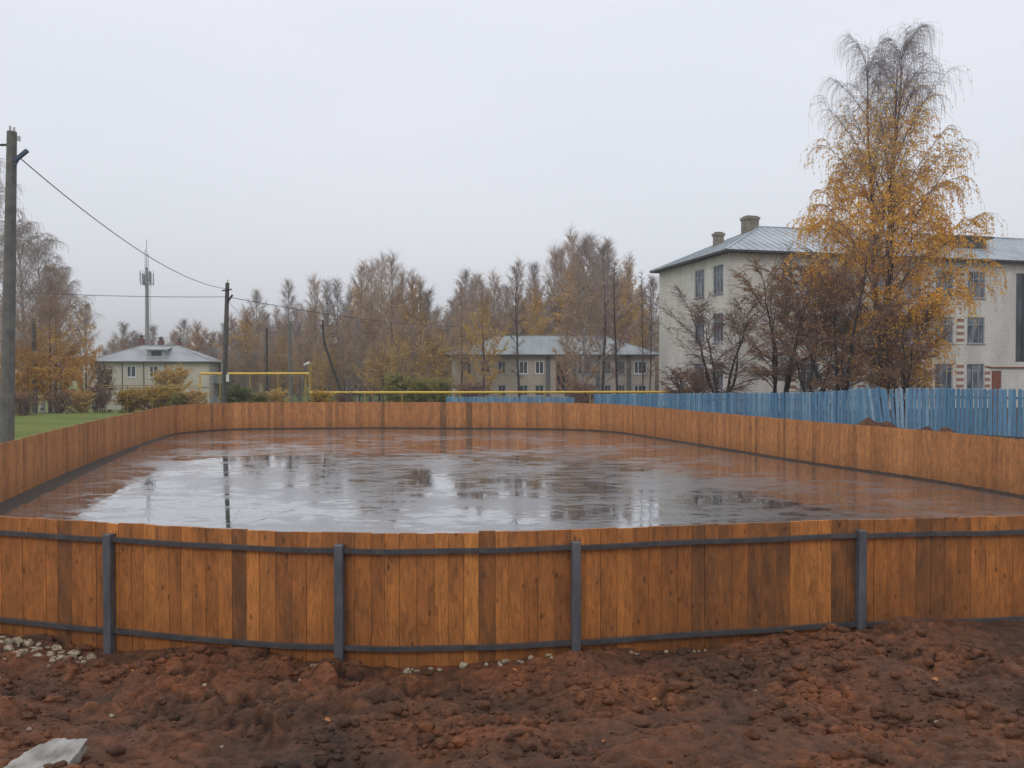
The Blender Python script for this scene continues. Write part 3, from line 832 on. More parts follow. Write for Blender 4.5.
# ------------------------------------------------------------------ trees
def grow(seed, H, spread, base=.25, nl=34, ns=9, nt=5, droop=.5, twig_r=.009, twig_len=.8, leaf=0, leaf_size=.07, leaf_top=.6, stems=1, trunk_r=None,
         prof='birch', lean=0.0, elev=(35, 68), leaf_low=0.0, fork=0.0, sec=.42):
    r = random.Random(seed); T = MB(); B = MB(); L = MB()
    tr0 = trunk_r or H * .0095
    cosr, sinr = math.cos, math.sin
    def leaf_at(x, y, z):
        a = r.uniform(0, 6.283); b = r.uniform(-1, 1); s_ = leaf_size * r.uniform(.6, 1.3)
        ux, uy, uz = cosr(a) * s_, sinr(a) * s_, b * s_ * .6
        c = r.uniform(0, 6.283); wx, wy, wz = cosr(c) * s_ * .5, sinr(c) * s_ * .5, -s_ * r.uniform(.3, 1)
        i = len(L.v)
        L.v.extend(((x, y, z), (x + ux * .5 + wx * .2, y + uy * .5 + wy * .2, z + uz * .5 + wz * .2), (x + ux * .2 + wx, y + uy * .2 + wy, z + wz), (x - ux * .5 + wx * .5, y - uy * .5 + wy * .5, z - uz * .5 + wz * .5)))
        L.face((i, i + 1, i + 2, i + 3), 0, r.random())
    def branch(p, az, el, length, rad, steps, dr, curl, n, tgt):
        x, y, z = p; pts = [(x, y, z)]; st = length / steps; rd = [rad]
        for i in range(steps):
            f = (i + 1) / steps
            az += r.uniform(-curl, curl); el += r.uniform(-curl, curl) * .7 - dr * f * f / steps * 3.2
            el = max(-1.5, el)
            x += cosr(az) * cosr(el) * st; y += sinr(az) * cosr(el) * st; z += sinr(el) * st
            pts.append((x, y, z)); rd.append(max(rad * (1 - f) ** .8, twig_r * .7))
        tgt.tube(pts, rd, n, cap=False)
        return pts, az, el
    def lerp(pts, t):
        k = t * (len(pts) - 1); i = min(int(k), len(pts) - 2); f = k - i
        a, b = pts[i], pts[i + 1]
        return (a[0] + (b[0] - a[0]) * f, a[1] + (b[1] - a[1]) * f, a[2] + (b[2] - a[2]) * f), math.atan2(b[1] - a[1], b[0] - a[0]), math.atan2(b[2] - a[2], math.hypot(b[0] - a[0], b[1] - a[1]) + 1e-9)
    for sidx in range(stems):
        if stems == 1: sx = sy = 0; taz = r.uniform(0, 6.28); tl = lean; Hs = H
        else:
            taz = 6.283 * sidx / stems + r.uniform(-.4, .4); sx, sy = .12 * cosr(taz), .12 * sinr(taz)
            tl = lean * r.uniform(.5, 1.3); Hs = H * r.uniform(.7, 1.0)
        tp = []; x, y = sx, sy; k = 12; wob = H * (.006 if stems < 4 else .016)
        for i in range(k + 1):
            f = i / k
            tp.append((x + tl * Hs * f ** 1.2 * cosr(taz), y + tl * Hs * f ** 1.2 * sinr(taz), Hs * f - (.5 if i == 0 else 0)))
            x += r.uniform(-wob, wob); y += r.uniform(-wob, wob)
        t0 = tr0 / math.sqrt(stems) * 1.15
        T.tube(tp, [t0 * ((1.35 if i == 0 else 1) * (1 - i / k) ** .85) + twig_r for i in range(k + 1)], 8, cap=False)
        az = r.uniform(0, 6.28)
        for i in range(nl):
            u = (i + r.random() * .7) / nl
            tt = base + (1 - base) * u * .985
            if prof == 'birch': pr = (.55 + .45 * math.sin(math.pi * min(1, .1 + u * .9))) * (1 - .60 * u ** 1.3) * min(1, .6 + u * 3)
            elif prof == 'narrow': pr = .55 + .45 * math.sin(math.pi * u) - .35 * u
            elif prof == 'round': pr = math.sin(math.pi * (.12 + .82 * u)) ** .6
            else: pr = 1 - .6 * u
            az += 2.4 + r.uniform(-.5, .5)
            p, _, _ = lerp(tp, tt)
            ll = spread * pr * r.uniform(.7, 1.15)
            el = R(elev[0] + (elev[1] - elev[0]) * u + r.uniform(-9, 9))
            lr = max(t0 * .42 * (1 - .7 * tt), twig_r * 2)
            pts, _, _ = branch(p, az, el, ll, lr, 7, droop * .5, .10, 4, B)
            for j in range(ns):
                t1 = .15 + .85 * (j + r.random()) / ns
                if t1 > 1: t1 = 1
                p1, a1, e1 = lerp(pts, t1)
                sl_ = ll * sec * (1.15 - .6 * t1) * r.uniform(.6, 1.2)
                sp2, _, _ = branch(p1, a1 + r.choice((-1, 1)) * r.uniform(.35, 1.1), e1 + r.uniform(-.25, .45), sl_, max(lr * .33, twig_r * 1.3), 4, droop, .18, 3, B)
                for q in range(nt):
                    t2 = .2 + .8 * (q + r.random()) / nt
                    if t2 > 1: t2 = 1
                    p2, a2, e2 = lerp(sp2, t2)
                    tl_ = twig_len * r.uniform(.45, 1.25)
                    zrel = p2[2] / H
                    tw, _, _ = branch(p2, a2 + r.uniform(-1.2, 1.2), e2 * .5 + r.uniform(-.2, .5) - droop * .5, tl_, twig_r, 3, droop * 1.9, .15, 3, B)
                    pl = leaf * (1.0 if zrel < leaf_top else max(0.0, 1 - (zrel - leaf_top) / .32) ** 1.4)
                    if leaf_low and zrel < leaf_low: pl *= .3
                    # leafy and bare patches through the crown
                    pl *= max(0.4, min(1.5, 1.0 + 1.7 * mnoise.noise((p2[0] * .55 + seed, p2[1] * .55, p2[2] * .45))))
                    m_ = int(pl + r.random())
                    for _ in range(m_):
                        pp, _, _ = lerp(tw, r.random())
                        leaf_at(pp[0] + r.uniform(-.06, .06), pp[1] + r.uniform(-.06, .06), pp[2])
    return T, B, L

class Proto:
    def __init__(s, H, T, B, L, bark, twig, leafm):
        s.H = H; s.me = []
        for nm, m, mt in (('trunk', T, bark), ('branches', B, twig), ('foliage', L, leafm)):
            if len(m.f) == 0: continue
            o = m.build(nm, mt, None, smooth=(nm != 'foliage'))
            s.me.append((nm, o.data)); bpy.data.objects.remove(o)
def _chk(label):
    return label
def plant(proto, name, label, x, y, z, h, rz, group=None, cat='tree', wide=1.0):
    o = thing(name, label, cat, (x, y, z), rz, group)
    k = h / proto.H; o.scale = (k * wide, k * wide, k)
    for nm, me in proto.me:
        put(bpy.data.objects.new(nm, me), o)
    return o

# the tall weeping birch
T, B, L = grow(12, 20.3, 7.6, base=.10, nl=30, ns=12, nt=8, droop=.60, twig_r=.0060, twig_len=1.6, leaf=19, leaf_size=.09, leaf_top=.50, trunk_r=.30, elev=(34, 72), sec=.38, stems=3, lean=.06)
pb = Proto(20.2, T, B, L, M['bark_dark'], M['twig_near'], M['leaf_amber'])
bx, by = PX(881, 43), 43.0
plant(pb, 'birch_tree', 'tall weeping birch with amber leaves below and bare purple twigs at the top', bx, by, G(bx, by), 22.4, 2.3, wide=.77)

# bare brown fruit trees behind the blue fence
shr = []
for i in range(4):
    T, B, L = grow(40 + i, 6.8, 2.7, base=.22, nl=11, ns=9, nt=6, droop=.12, twig_r=.0095, twig_len=.6, leaf=(1.0, 2.4, 3.0, 3.6)[i], leaf_size=.07, leaf_top=1.0, stems=4, trunk_r=.17, prof='round', lean=.30, elev=(20, 58), sec=.5)
    shr.append(Proto(6.8, T, B, L, M['bark_black'], M['twig_shrub'], M['leaf_russet'] if i > 1 else M['leaf_brown']))
for i, (px, yt, d, pi, wd, lab) in enumerate([
        (722, 296, 46, 0, 1.0, 'low bare spreading fruit tree in front of the white brick end wall'),
        (779, 262, 45, 2, .95, 'dark trunked brown fruit tree standing before the corner of the white brick building'),
        (838, 264, 40.5, 3, 1.05, 'dense many stemmed brown fruit tree under the left side of the amber birch'),
        (900, 290, 41, 1, .9, 'brown leaved fruit tree under the right side of the amber birch'),
        (811, 300, 43, 0, .8, 'smaller bare fruit tree between the two dense brown ones')]):
    x = PX(px, d); z = G(x, d); h = PZ(yt, d) - z
    plant(shr[pi], 'fruit_tree', lab, x, d, z, h, 1.3 * i + .5, wide=wd * 6.8 / h * (h / 6.8) ** .6)

# prototypes of the far birch belt
far = []
specs = [('birch', .5, 1, .8), ('birch', 1.3, 1, .6), ('narrow', .9, 1, .7), ('birch', 2.4, 2, .68), ('narrow', .0, 0, .6), ('birch', .1, 0, .5), ('birch', 3.2, 3, .75)]
for i, (pf, lfq, lm, lt) in enumerate(specs):
    sprd = 5.4 if pf == 'birch' else 3.4
    T, B, L = grow(100 + i, 14, sprd, base=.12, nl=38, ns=8, nt=7, droop=.04, twig_r=.0105, twig_len=.8, leaf=lfq * 2.0 + .7, leaf_size=.16, leaf_top=lt * .9, prof=pf, elev=(52, 76), trunk_r=.11, sec=.36)
    far.append(Proto(15, T, B, L, M['bark_birch'] if i % 2 == 0 else M['bark_dark'], M['twig_far'] if i in (0, 2, 4, 5) else M['twig_brown'],
                     [M['leaf_brown'], M['leaf_rust'], M['leaf_gold'], M['leaf_gold']][lm]))
desc = ['bare greyish birch', 'thin birch with rusty leaves low down', 'narrow bare birch with brown twigs', 'birch with muted gold leaves', 'narrow leafless birch', 'bare pale birch', 'gold leaved birch']
env = [(100, 345), (118, 322), (150, 332), (190, 326), (215, 335), (240, 312), (262, 302), (285, 288), (300, 292), (335, 294), (368, 275), (388, 272), (405, 285), (430, 292), (446, 300),
       (466, 281), (485, 276), (520, 280), (545, 275), (560, 262), (575, 241), (600, 240), (622, 262), (640, 290), (700, 300), (800, 320), (1000, 330)]
ex = [e_[0] for e_ in env]; ey = [e_[1] for e_ in env]
def region(px):
    if px < 215: return 'behind the pale two storey house'
    if px < 300: return 'between the wooden pole and the yellow pipe bend'
    if px < 365: return 'behind the leaning dark pole'
    if px < 450: return 'left of the long tan building'
    if px < 560: return 'around the left half of the tan building'
    return 'behind the right half of the tan building'
rng = random.Random(77)
def belt(px, d, hscale, pi):
    x = PX(px, d); z = G(x, d); yt = np.interp(px, ex, ey)
    h = (PZ(yt, d) - z) * hscale * 1.04
    rg = region(px); row = 'in the far birch belt' 
    plant(far[pi], 'birch_tree', desc[pi] + ' ' + rg, x, d, z, h, rng.uniform(0, 6.28), group=desc[pi] + ' trees ' + rg, wide=rng.uniform(.85, 1.2) * (15 / h) ** .35)
px = 104
while px < 655:
    pi = rng.choice([0, 0, 1, 2, 2, 3, 4, 5, 1, 6])
    belt(px, rng.uniform(112, 128), rng.choice([.72, .84, .93, 1.0, 1.06, 1.1]), pi); px += rng.uniform(7, 13)
px = 112
while px < 690:
    belt(px, rng.uniform(130, 150), rng.uniform(.62, .88), rng.choice([0, 1, 2, 3, 5, 1, 6])); px += rng.uniform(12, 18)
px = 100
while px < 665:
    belt(px, rng.uniform(152, 170), rng.uniform(.70, .92), rng.choice([0, 1, 2, 5, 4])); px += rng.uniform(10, 15)
px = 225
while px < 545:
    belt(px, rng.uniform(103, 110), rng.uniform(.45, .78), rng.choice([0, 1, 1, 3, 2, 6])); px += rng.uniform(11, 18)
# undergrowth far back, reads as one mass
T, B, L = grow(300, 5, 2.2, base=.05, nl=16, ns=6, nt=5, droop=.1, twig_r=.02, twig_len=.7, leaf=2.0, leaf_size=.16, leaf_top=1, stems=4, prof='round', lean=.2, trunk_r=.08)
mb = MB(); acc = MB()
for i in range(90):
    px = rng.uniform(95, 700); d = rng.uniform(150, 172); x = PX(px, d); z = G(x, d)
    k = rng.uniform(.9, 1.9); a = rng.uniform(0, 6.28); ca, sa = math.cos(a) * k, math.sin(a) * k
    for src, mi in ((B, 0), (L, 1)):
        b0 = len(acc.v)
        acc.v.extend([(x + vx * ca - vy * sa, d + vx * sa + vy * ca, z + vz * k) for vx, vy, vz in src.v])
        acc.f.extend([tuple(b0 + q for q in f_) for f_ in src.f]); acc.m.extend([mi] * len(src.f)); acc.c.extend(src.c)
o = acc.build('undergrowth', [M['twig_far'], M['leaf_brown']]); tag(o, 'tangled brown undergrowth filling the foot of the distant birch wood', 'undergrowth', kind='stuff')

# taller separate trees in front of the long tan building
singles = [(519, 263, 72, 4, 'dark', .9, 'thin dark leafless tree with a straight trunk left of the long building entrance'),
           (583, 238, 78, 0, 'b', 1.05, 'tall bare birch, left one of the tallest pair before the long building'),
           (603, 239, 82, 5, 'b', 1.3, 'tall broad bare birch, right one of the tallest pair before the long building'),
           (617, 262, 70, 4, 'dark', .9, 'slim dark trunked tree just right of the tallest pair'),
           (643, 272, 66, 4, 'dark', .55, 'very thin leafless tree, left of two beside the white brick building'),
           (650, 276, 64, 4, 'dark', .55, 'very thin leafless tree, right one of two beside the white brick building'),
           (566, 305, 88, 1, 'b', .8, 'low gold leaved birch before the middle of the long building roof'),
           (484, 277, 88, 3, 'b', .9, 'birch with gold leaves at the left part of the long building'),
           (462, 284, 90, 1, 'b', .9, 'rusty birch at the far left end of the long building'),
           (536, 278, 106, 6, 'b', .8, 'tall gold leaved birch at the left end of the visible grey roof')]
Td, Bd, Ld = grow(210, 15, 1.5, base=.2, nl=26, ns=6, nt=4, droop=.2, twig_r=.012, twig_len=.7, leaf=.15, leaf_size=.1, prof='narrow', elev=(40, 70), trunk_r=.13)
darkp = Proto(15, Td, Bd, Ld, M['bark_black'], M['twig_shrub'], M['leaf_brown'])
for px, yt, d, pi, kd, wd, lab in singles:
    x = PX(px, d); z = G(x, d); h = PZ(yt, d) - z
    plant(darkp if kd == 'dark' else far[pi], 'bare_tree' if kd == 'dark' else 'birch_tree', lab, x, d, z, h, px * .7, wide=wd)

# left group of trees
T, B, L = grow(500, 15.5, 7.0, base=.2, nl=40, ns=11, nt=7, droop=.6, twig_r=.010, twig_len=1.1, leaf=.25, leaf_size=.09, leaf_top=.5, trunk_r=.2, elev=(38, 68))
bareL = Proto(17, T, B, L, M['bark_birch'], M['twig_far'], M['leaf_brown'])
T, B, L = grow(501, 10, 4.8, base=.08, nl=44, ns=10, nt=7, droop=.4, twig_r=.010, twig_len=.8, leaf=8.5, leaf_size=.125, leaf_top=.50, trunk_r=.14, elev=(42, 72))
amberL = Proto(11, T, B, L, M['bark_dark'], M['twig_brown'], leafmat('golden_orange_leaves', (.46, .22, .04), (.72, .38, .06), (.86, .52, .10)))
for px, yt, d, pr, wd, lab in [(24, 212, 62, bareL, 1.0, 'tall bare drooping birch right behind the big concrete pole'),
                               (-22, 150, 50, bareL, 1.0, 'huge bare birch cut by the left edge of the view'),
                               (60, 262, 66, bareL, .8, 'bare topped birch rising left of the amber birch'),
                               (42, 232, 68, bareL, .85, 'bare drooping birch between the big concrete pole and the small grey one'),
                               (86, 300, 74, amberL, .45, 'slender amber birch nearest the left roof corner of the pale house'),
                               (28, 330, 60, amberL, .9, 'low amber birch in the shade left of the small grey pole'),
                               (56, 262, 64, amberL, .75, 'amber leaved birch at the left end of the pale two storey house'),
                               (50, 290, 58, amberL, .95, 'amber birch behind the small grey concrete pole'),
                               (8, 300, 56, amberL, .9, 'brownish amber birch low behind the big concrete pole')]:
    x = PX(px, d); z = G(x, d); h = PZ(yt, d) - z
    plant(pr, 'birch_tree', lab, x, d, z, h, px * .31, wide=wd)

# shrubs
def shrub_proto(seed, lm, tw, leaf=9, H=2.2, sp=1.3, ls=.10):
    T, B, L = grow(seed, H, sp, base=.03, nl=12, ns=6, nt=4, droop=.15, twig_r=.009, twig_len=.35, leaf=leaf, leaf_size=ls, leaf_top=1.2, stems=5, prof='round', lean=.22, trunk_r=.04)
    return Proto(H, T, B, L, M['bark_dark'], tw, lm)
sy = shrub_proto(601, M['leaf_yellow'], M['twig_brown']); sg = shrub_proto(602, M['leaf_green'], M['twig_brown'])
slm = shrub_proto(603, M['leaf_lime'], M['twig_brown']); sb_ = shrub_proto(604, M['leaf_brown'], M['twig_shrub'], leaf=1)
so_ = shrub_proto(605, M['leaf_gold'], M['twig_brown'], 5)
for px, yt, yb, d, pr, wd, nm, lab in [
        (131, 394, 413, 62, sy, 1.5, 'yellow_shrub', 'yellow shrub, leftmost of the row before the pale house'),
        (150, 392, 411, 64, so_, 1.4, 'yellow_shrub', 'rusty yellow shrub under the left window of the pale house'),
        (165, 391, 410, 62, sy, 1.4, 'yellow_shrub', 'bright yellow shrub under the right window of the pale house'),
        (180, 396, 410, 60, slm, 1.2, 'green_shrub', 'yellow green shrub before the right half of the pale house'),
        (196, 395, 408, 60, so_, 1.4, 'yellow_shrub', 'rusty shrub at the right end of the row before the pale house'),
        (171, 376, 412, 75, so_, .9, 'young_tree', 'small orange leaved tree before the right half of the pale house'),
        (104, 372, 412, 66, sb_, .5, 'bare_shrub', 'bare upright shrub at the left corner of the pale house'),
        (80, 396, 416, 58, so_, 1.2, 'amber_shrub', 'amber shrub under the amber birch on the grass'),
        (60, 396, 417, 56, sb_, 1.2, 'bare_shrub', 'dark bare shrub left of the amber shrub on the grass'),
        (97, 392, 414, 60, sb_, 1.0, 'bare_shrub', 'dark bare shrub right of the amber shrub on the grass'),
        (22, 398, 420, 50, sb_, 1.3, 'bare_shrub', 'brown bare shrub behind the foot of the big concrete pole'),
        (238, 391, 408, 52, sg, 1.3, 'green_shrub', 'dark green shrub right beside the wooden pole'),
        (256, 396, 408, 56, slm, 1.3, 'green_shrub', 'low yellow green shrub right of the dark green one'),
        (276, 394, 408, 58, so_, 1.2, 'rusty_shrub', 'low rusty shrub under the upper yellow pipe'),
        (322, 395, 407, 58, sy, 1.2, 'yellow_shrub', 'low yellow shrub right of the pipe bend'),
        (343, 396, 407, 60, sb_, 1.3, 'bare_shrub', 'low bare shrub at the foot of the leaning dark pole'),
        (398, 380, 408, 66, slm, .8, 'green_shrub', 'tall yellow green shrub, leftmost of three along the yellow pipe'),
        (417, 384, 408, 66, slm, .8, 'green_shrub', 'green yellow shrub, middle of three along the yellow pipe'),
        (438, 384, 408, 66, slm, .8, 'green_shrub', 'green yellow shrub, rightmost of three along the yellow pipe'),
        (470, 388, 408, 64, sb_, 1.4, 'bare_shrub', 'brown bare shrub behind the left blue fence section'),
        (583, 388, 408, 62, sb_, 1.4, 'bare_shrub', 'dark bare shrub in the gap between the blue fences'),
        (690, 378, 408, 50, sb_, 1.5, 'bare_shrub', 'low twiggy bush at the foot of the white end wall')]:
    x = PX(px, d); z = min(G(x, d), PZ(yb, d)); h = PZ(yt, d) - z
    plant(pr, nm, lab, x, d, z, h, px * .9, cat='shrub', wide=wd)

# ------------------------------------------------------------------ buildings
def wall(mb, O, u, n, s0, s1, z0, z1, holes, depth=.16, m=0):
    """flat wall with openings; O origin 2D, u along, n outward"""
    ss = sorted({s0, s1, *[h[0] for h in holes], *[h[1] for h in holes]})
    zs = sorted({z0, z1, *[h[2] for h in holes], *[h[3] for h in holes]})
    def P(s_, z_, d_=0.0): return (O[0] + u[0] * s_ - n[0] * d_, O[1] + u[1] * s_ - n[1] * d_, z_)
    flip = (u[0] * n[1] - u[1] * n[0]) > 0
    for i in range(len(ss) - 1):
        for j in range(len(zs) - 1):
            a, b, c, d = ss[i], ss[i + 1], zs[j], zs[j + 1]
            mx, mz = (a + b) / 2, (c + d) / 2
            if any(h[0] < mx < h[1] and h[2] < mz < h[3] for h in holes): continue
            q = [P(a, c), P(b, c), P(b, d), P(a, d)]
            mb.poly(q[::-1] if flip else q, m)
    for a, b, c, d in holes:
        for p, q in (((a, c), (b, c)), ((b, c), (b, d)), ((b, d), (a, d)), ((a, d), (a, c))):
            mb.poly([P(*p), P(*q), P(*q, depth), P(*p, depth)], m)
def window(parent, O, u, n, a, b, c, d, mframe, mpane, mull=(.5,), trans=None, fw=.07, depth=.10, sill=True, name='window', panel=None):
    def P(s_, z_, d_): return (O[0] + u[0] * s_ - n[0] * d_, O[1] + u[1] * s_ - n[1] * d_, z_)
    def bx(mb, s0, s1, z0, z1, d0, d1):
        mb.hexa([P(s0, z0, d0), P(s1, z0, d0), P(s1, z0, d1), P(s0, z0, d1), P(s0, z1, d0), P(s1, z1, d0), P(s1, z1, d1), P(s0, z1, d1)])
    mb = MB(); e_ = .002
    bx(mb, a + e_, a + fw, c + e_, d - e_, depth - .05, depth); bx(mb, b - fw, b - e_, c + e_, d - e_, depth - .05, depth)
    bx(mb, a + fw, b - fw, c + e_, c + fw, depth - .05, depth); bx(mb, a + fw, b - fw, d - fw, d - e_, depth - .05, depth)
    for m_ in mull:
        x = a + (b - a) * m_; bx(mb, x - fw * .4, x + fw * .4, c + fw, d - fw, depth - .045, depth - .004)
    if trans:
        z = c + (d - c) * trans; bx(mb, a + fw, b - fw, z - fw * .4, z + fw * .4, depth - .042, depth - .002)
    if sill: bx(mb, a - .06, b + .06, c - .06, c - .002, -.08, depth)
    fo = child(mb, name, mframe, parent)
    mb = MB(); bx(mb, a + fw * .5, b - fw * .5, c + fw * .5, d - fw * .5, depth + .004, depth + .02)
    po = mb.build('pane', mpane, fo)
    return fo
def hip_roof(mb, O, u, v, Lu, Lv, ze, zr, ov, ribs=0.0, th=.14):
    def P(a, b, z): return (O[0] + u[0] * a + v[0] * b, O[1] + u[1] * a + v[1] * b, z)
    h = Lv / 2; k = (zr - ze) / (h + ov)
    e = [P(-ov, -ov, ze), P(Lu + ov, -ov, ze), P(Lu + ov, Lv + ov, ze), P(-ov, Lv + ov, ze)]
    eb = [(x, y, z - th) for x, y, z in e]
    r0, r1 = P(h, h, zr), P(Lu - h, h, zr)
    mb.poly([e[0], e[1], r1, r0]); mb.poly([e[1], e[2], r1]); mb.poly([e[2], e[3], r0, r1]); mb.poly([e[3], e[0], r0])
    for i in range(4): mb.poly([eb[i], eb[(i + 1) % 4], e[(i + 1) % 4], e[i]], 1)
    mb.poly(eb[::-1], 1)
    for a, b in ((e[0], r0), (e[1], r1), (e[2], r1), (e[3], r0), (r0, r1)): mb.bar((a[0], a[1], a[2] + .02), (b[0], b[1], b[2] + .02), .16, .06)
    if ribs:
        a = -ov + ribs
        while a < Lu + ov:
            t_ = min(1.0, (a + ov) / (h + ov), (Lu + ov - a) / (h + ov))
            zt = ze + (zr - ze) * t_; bb = -ov + (h + ov) * t_
            mb.bar(P(a, -ov, ze + .02), P(a, bb, zt + .02), .03, .05)
            a += ribs
        b = -ov + ribs
        while b < Lv + ov:
            t_ = min((b + ov) / (h + ov), (Lv + ov - b) / (h + ov)); zt = ze + (zr - ze) * t_; aa = -ov + (h + ov) * t_
            mb.bar(P(-ov, b, ze + .02), P(aa, b, zt + .02), .03, .05)
            b += ribs
def chimney(parent, x, y, z0, z1, w, ang, mat, cap=True, name='chimney'):
    mb = MB(); mb.box(x, y, (z0 + z1) / 2, w, w * .8, z1 - z0, ang)
    if cap: mb.box(x, y, z1 - .12, w + .14, w * .8 + .14, .2, ang); mb.box(x, y, z1 + .03, w - .1, w * .8 - .1, .1, ang)
    return child(mb, name, mat, parent)

# --- white brick school on the right
O = (14.9, 55.0); u = (.972, .235); v = (-.235, .972); ang = math.atan2(.235, .972)
LU, LV, ZE = 48.0, 11.6, 10.85
school = thing('school_building', 'three storey white brick building with wet grey hipped roof on the right', 'building', (O[0], O[1], -.3))
nf = (.235, -.972); ne = (-.972, -.235)
mb = MB()
floors = [(1.35, 3.25), (4.75, 6.72), (8.15, 10.12)]
cols = [6.3, 9.1, 11.9, 14.7, 17.5, 20.3]
holes = []
for cu in cols:
    for z0, z1 in floors: holes.append((cu - .78, cu + .78, z0, z1))
door_h = (21.75, 22.65, -.25, 2.72)
holes.append(door_h)
stair_h = (23.9, 26.9, 3.4, 10.1)
holes.append(stair_h)
for cu in (29.5, 32.3, 35.1, 37.9, 40.7, 43.5):
    for z0, z1 in floors: holes.append((cu - .78, cu + .78, z0, z1))
wall(mb, O, u, nf, 0, LU, -.6, ZE, holes)
eh = []
for a, b in ((.82, 2.32), (3.65, 5.22)):
    for z0, z1 in floors: eh.append((a, b, z0, z1 + .05))
wall(mb, O, v, ne, 0, LV, -.6, ZE, eh)
P4 = lambda a, b: (O[0] + u[0] * a + v[0] * b, O[1] + u[1] * a + v[1] * b)
wall(mb, P4(0, LV), u, (-nf[0], -nf[1]), 0, LU, -.6, ZE, [])
wall(mb, P4(LU, 0), v, (-ne[0], -ne[1]), 0, LV, -.6, ZE, [])
child(mb, 'wall', M['silicate'], school)
for i, h in enumerate(holes):
    if h is door_h:
        mb = MB(); c0 = P4(22.2, .08); mb.box(c0[0], c0[1], 1.23, .88, .06, 2.9, ang)
        for zz in (.6, 1.6, 2.3):
            c1 = P4(22.2, .045); mb.box(c1[0], c1[1], zz, .6, .012, .55, ang)
        dr = child(mb, 'door', M['reddoor'], school)
        mb = MB(); c1 = P4(22.52, .02); mb.box(c1[0], c1[1], 1.0, .03, .06, .16, ang)
        ho = mb.build('handle', M['steel'], dr)
        continue
    if h is stair_h: window(school, O, u, nf, *h, M['fascia'], M['pane_dark'], mull=(.25, .5, .75), trans=.45, sill=False); continue
    window(school, O, u, nf, *h, M['grey_frame'], M['pane_school'], mull=(.36, .68), trans=.72)
for h in eh: window(school, O, v, ne, *h, M['grey_frame'], M['pane_school'], mull=(.36, .68), trans=.72)
for i, cu in enumerate(cols):
    for z0, z1 in floors:
        for off in ((-1.4,) if i else (-1.4,)):
            mb = MB(); c0 = P4(cu + off, -.02); mb.box(c0[0], c0[1], (z0 + z1) / 2, .62, .05, z1 - z0 + .1, ang)
            child(mb, 'brick_pier', M['pier'], school)
mb = MB(); c0 = P4(21.35, -.02); mb.box(c0[0], c0[1], 2.0, .45, .05, 2.2, ang); child(mb, 'brick_pier', M['pier'], school)
# gutter line, porch strip above the door
mb = MB(); c0 = P4(24.6, -.05); mb.box(c0[0], c0[1], 2.98, 6.4, .12, .1, ang); child(mb, 'ledge', M['reddoor'], school)
mb = MB(); hip_roof(mb, O, u, v, LU, LV, ZE + .14, 13.85, .6, ribs=.62)
roof = child(mb, 'roof', [M['roof_school'], M['fascia']], school)
def sub(o, parent):
    o.parent = parent; o.matrix_parent_inverse = Matrix.Identity(4); return o
sub(chimney(school, 18.35, 61.9, 12.6, 14.55, 1.05, ang, M['grey_brick']), roof)
sub(chimney(school, 15.95, 62.0, 11.6, 13.35, .66, ang, M['grey_brick']), roof)
mb = MB()
q = [P4(20.0, 2.1), P4(23.2, 2.1), P4(23.2, 6), P4(20.0, 6)]
q2 = [P4(19.5, 1.9), P4(23.7, 1.9), P4(23.7, 6), P4(19.5, 6)]
mb.hexa([(a[0], a[1], 11.4) for a in q] + [(a[0], a[1], 13.0) for a in q])
mb.hexa([(a[0], a[1], 13.0) for a in q2] + [(a[0], a[1], 13.16) for a in q2])
for a in (20.4, 21.4, 22.4):
    c0 = P4(a + .2, 2.08); mb.box(c0[0], c0[1], 12.55, .5, .06, .5, ang, 1)
sub(child(mb, 'dormer', [M['pole_wood'], M['fascia']], school), roof)
# downpipe at the corner
mb = MB(); c0 = P4(4.3, -.12); mb.tube([(c0[0], c0[1], 10.7), (c0[0], c0[1], 0)], .06, 8); child(mb, 'downpipe', M['roof_left'], school)

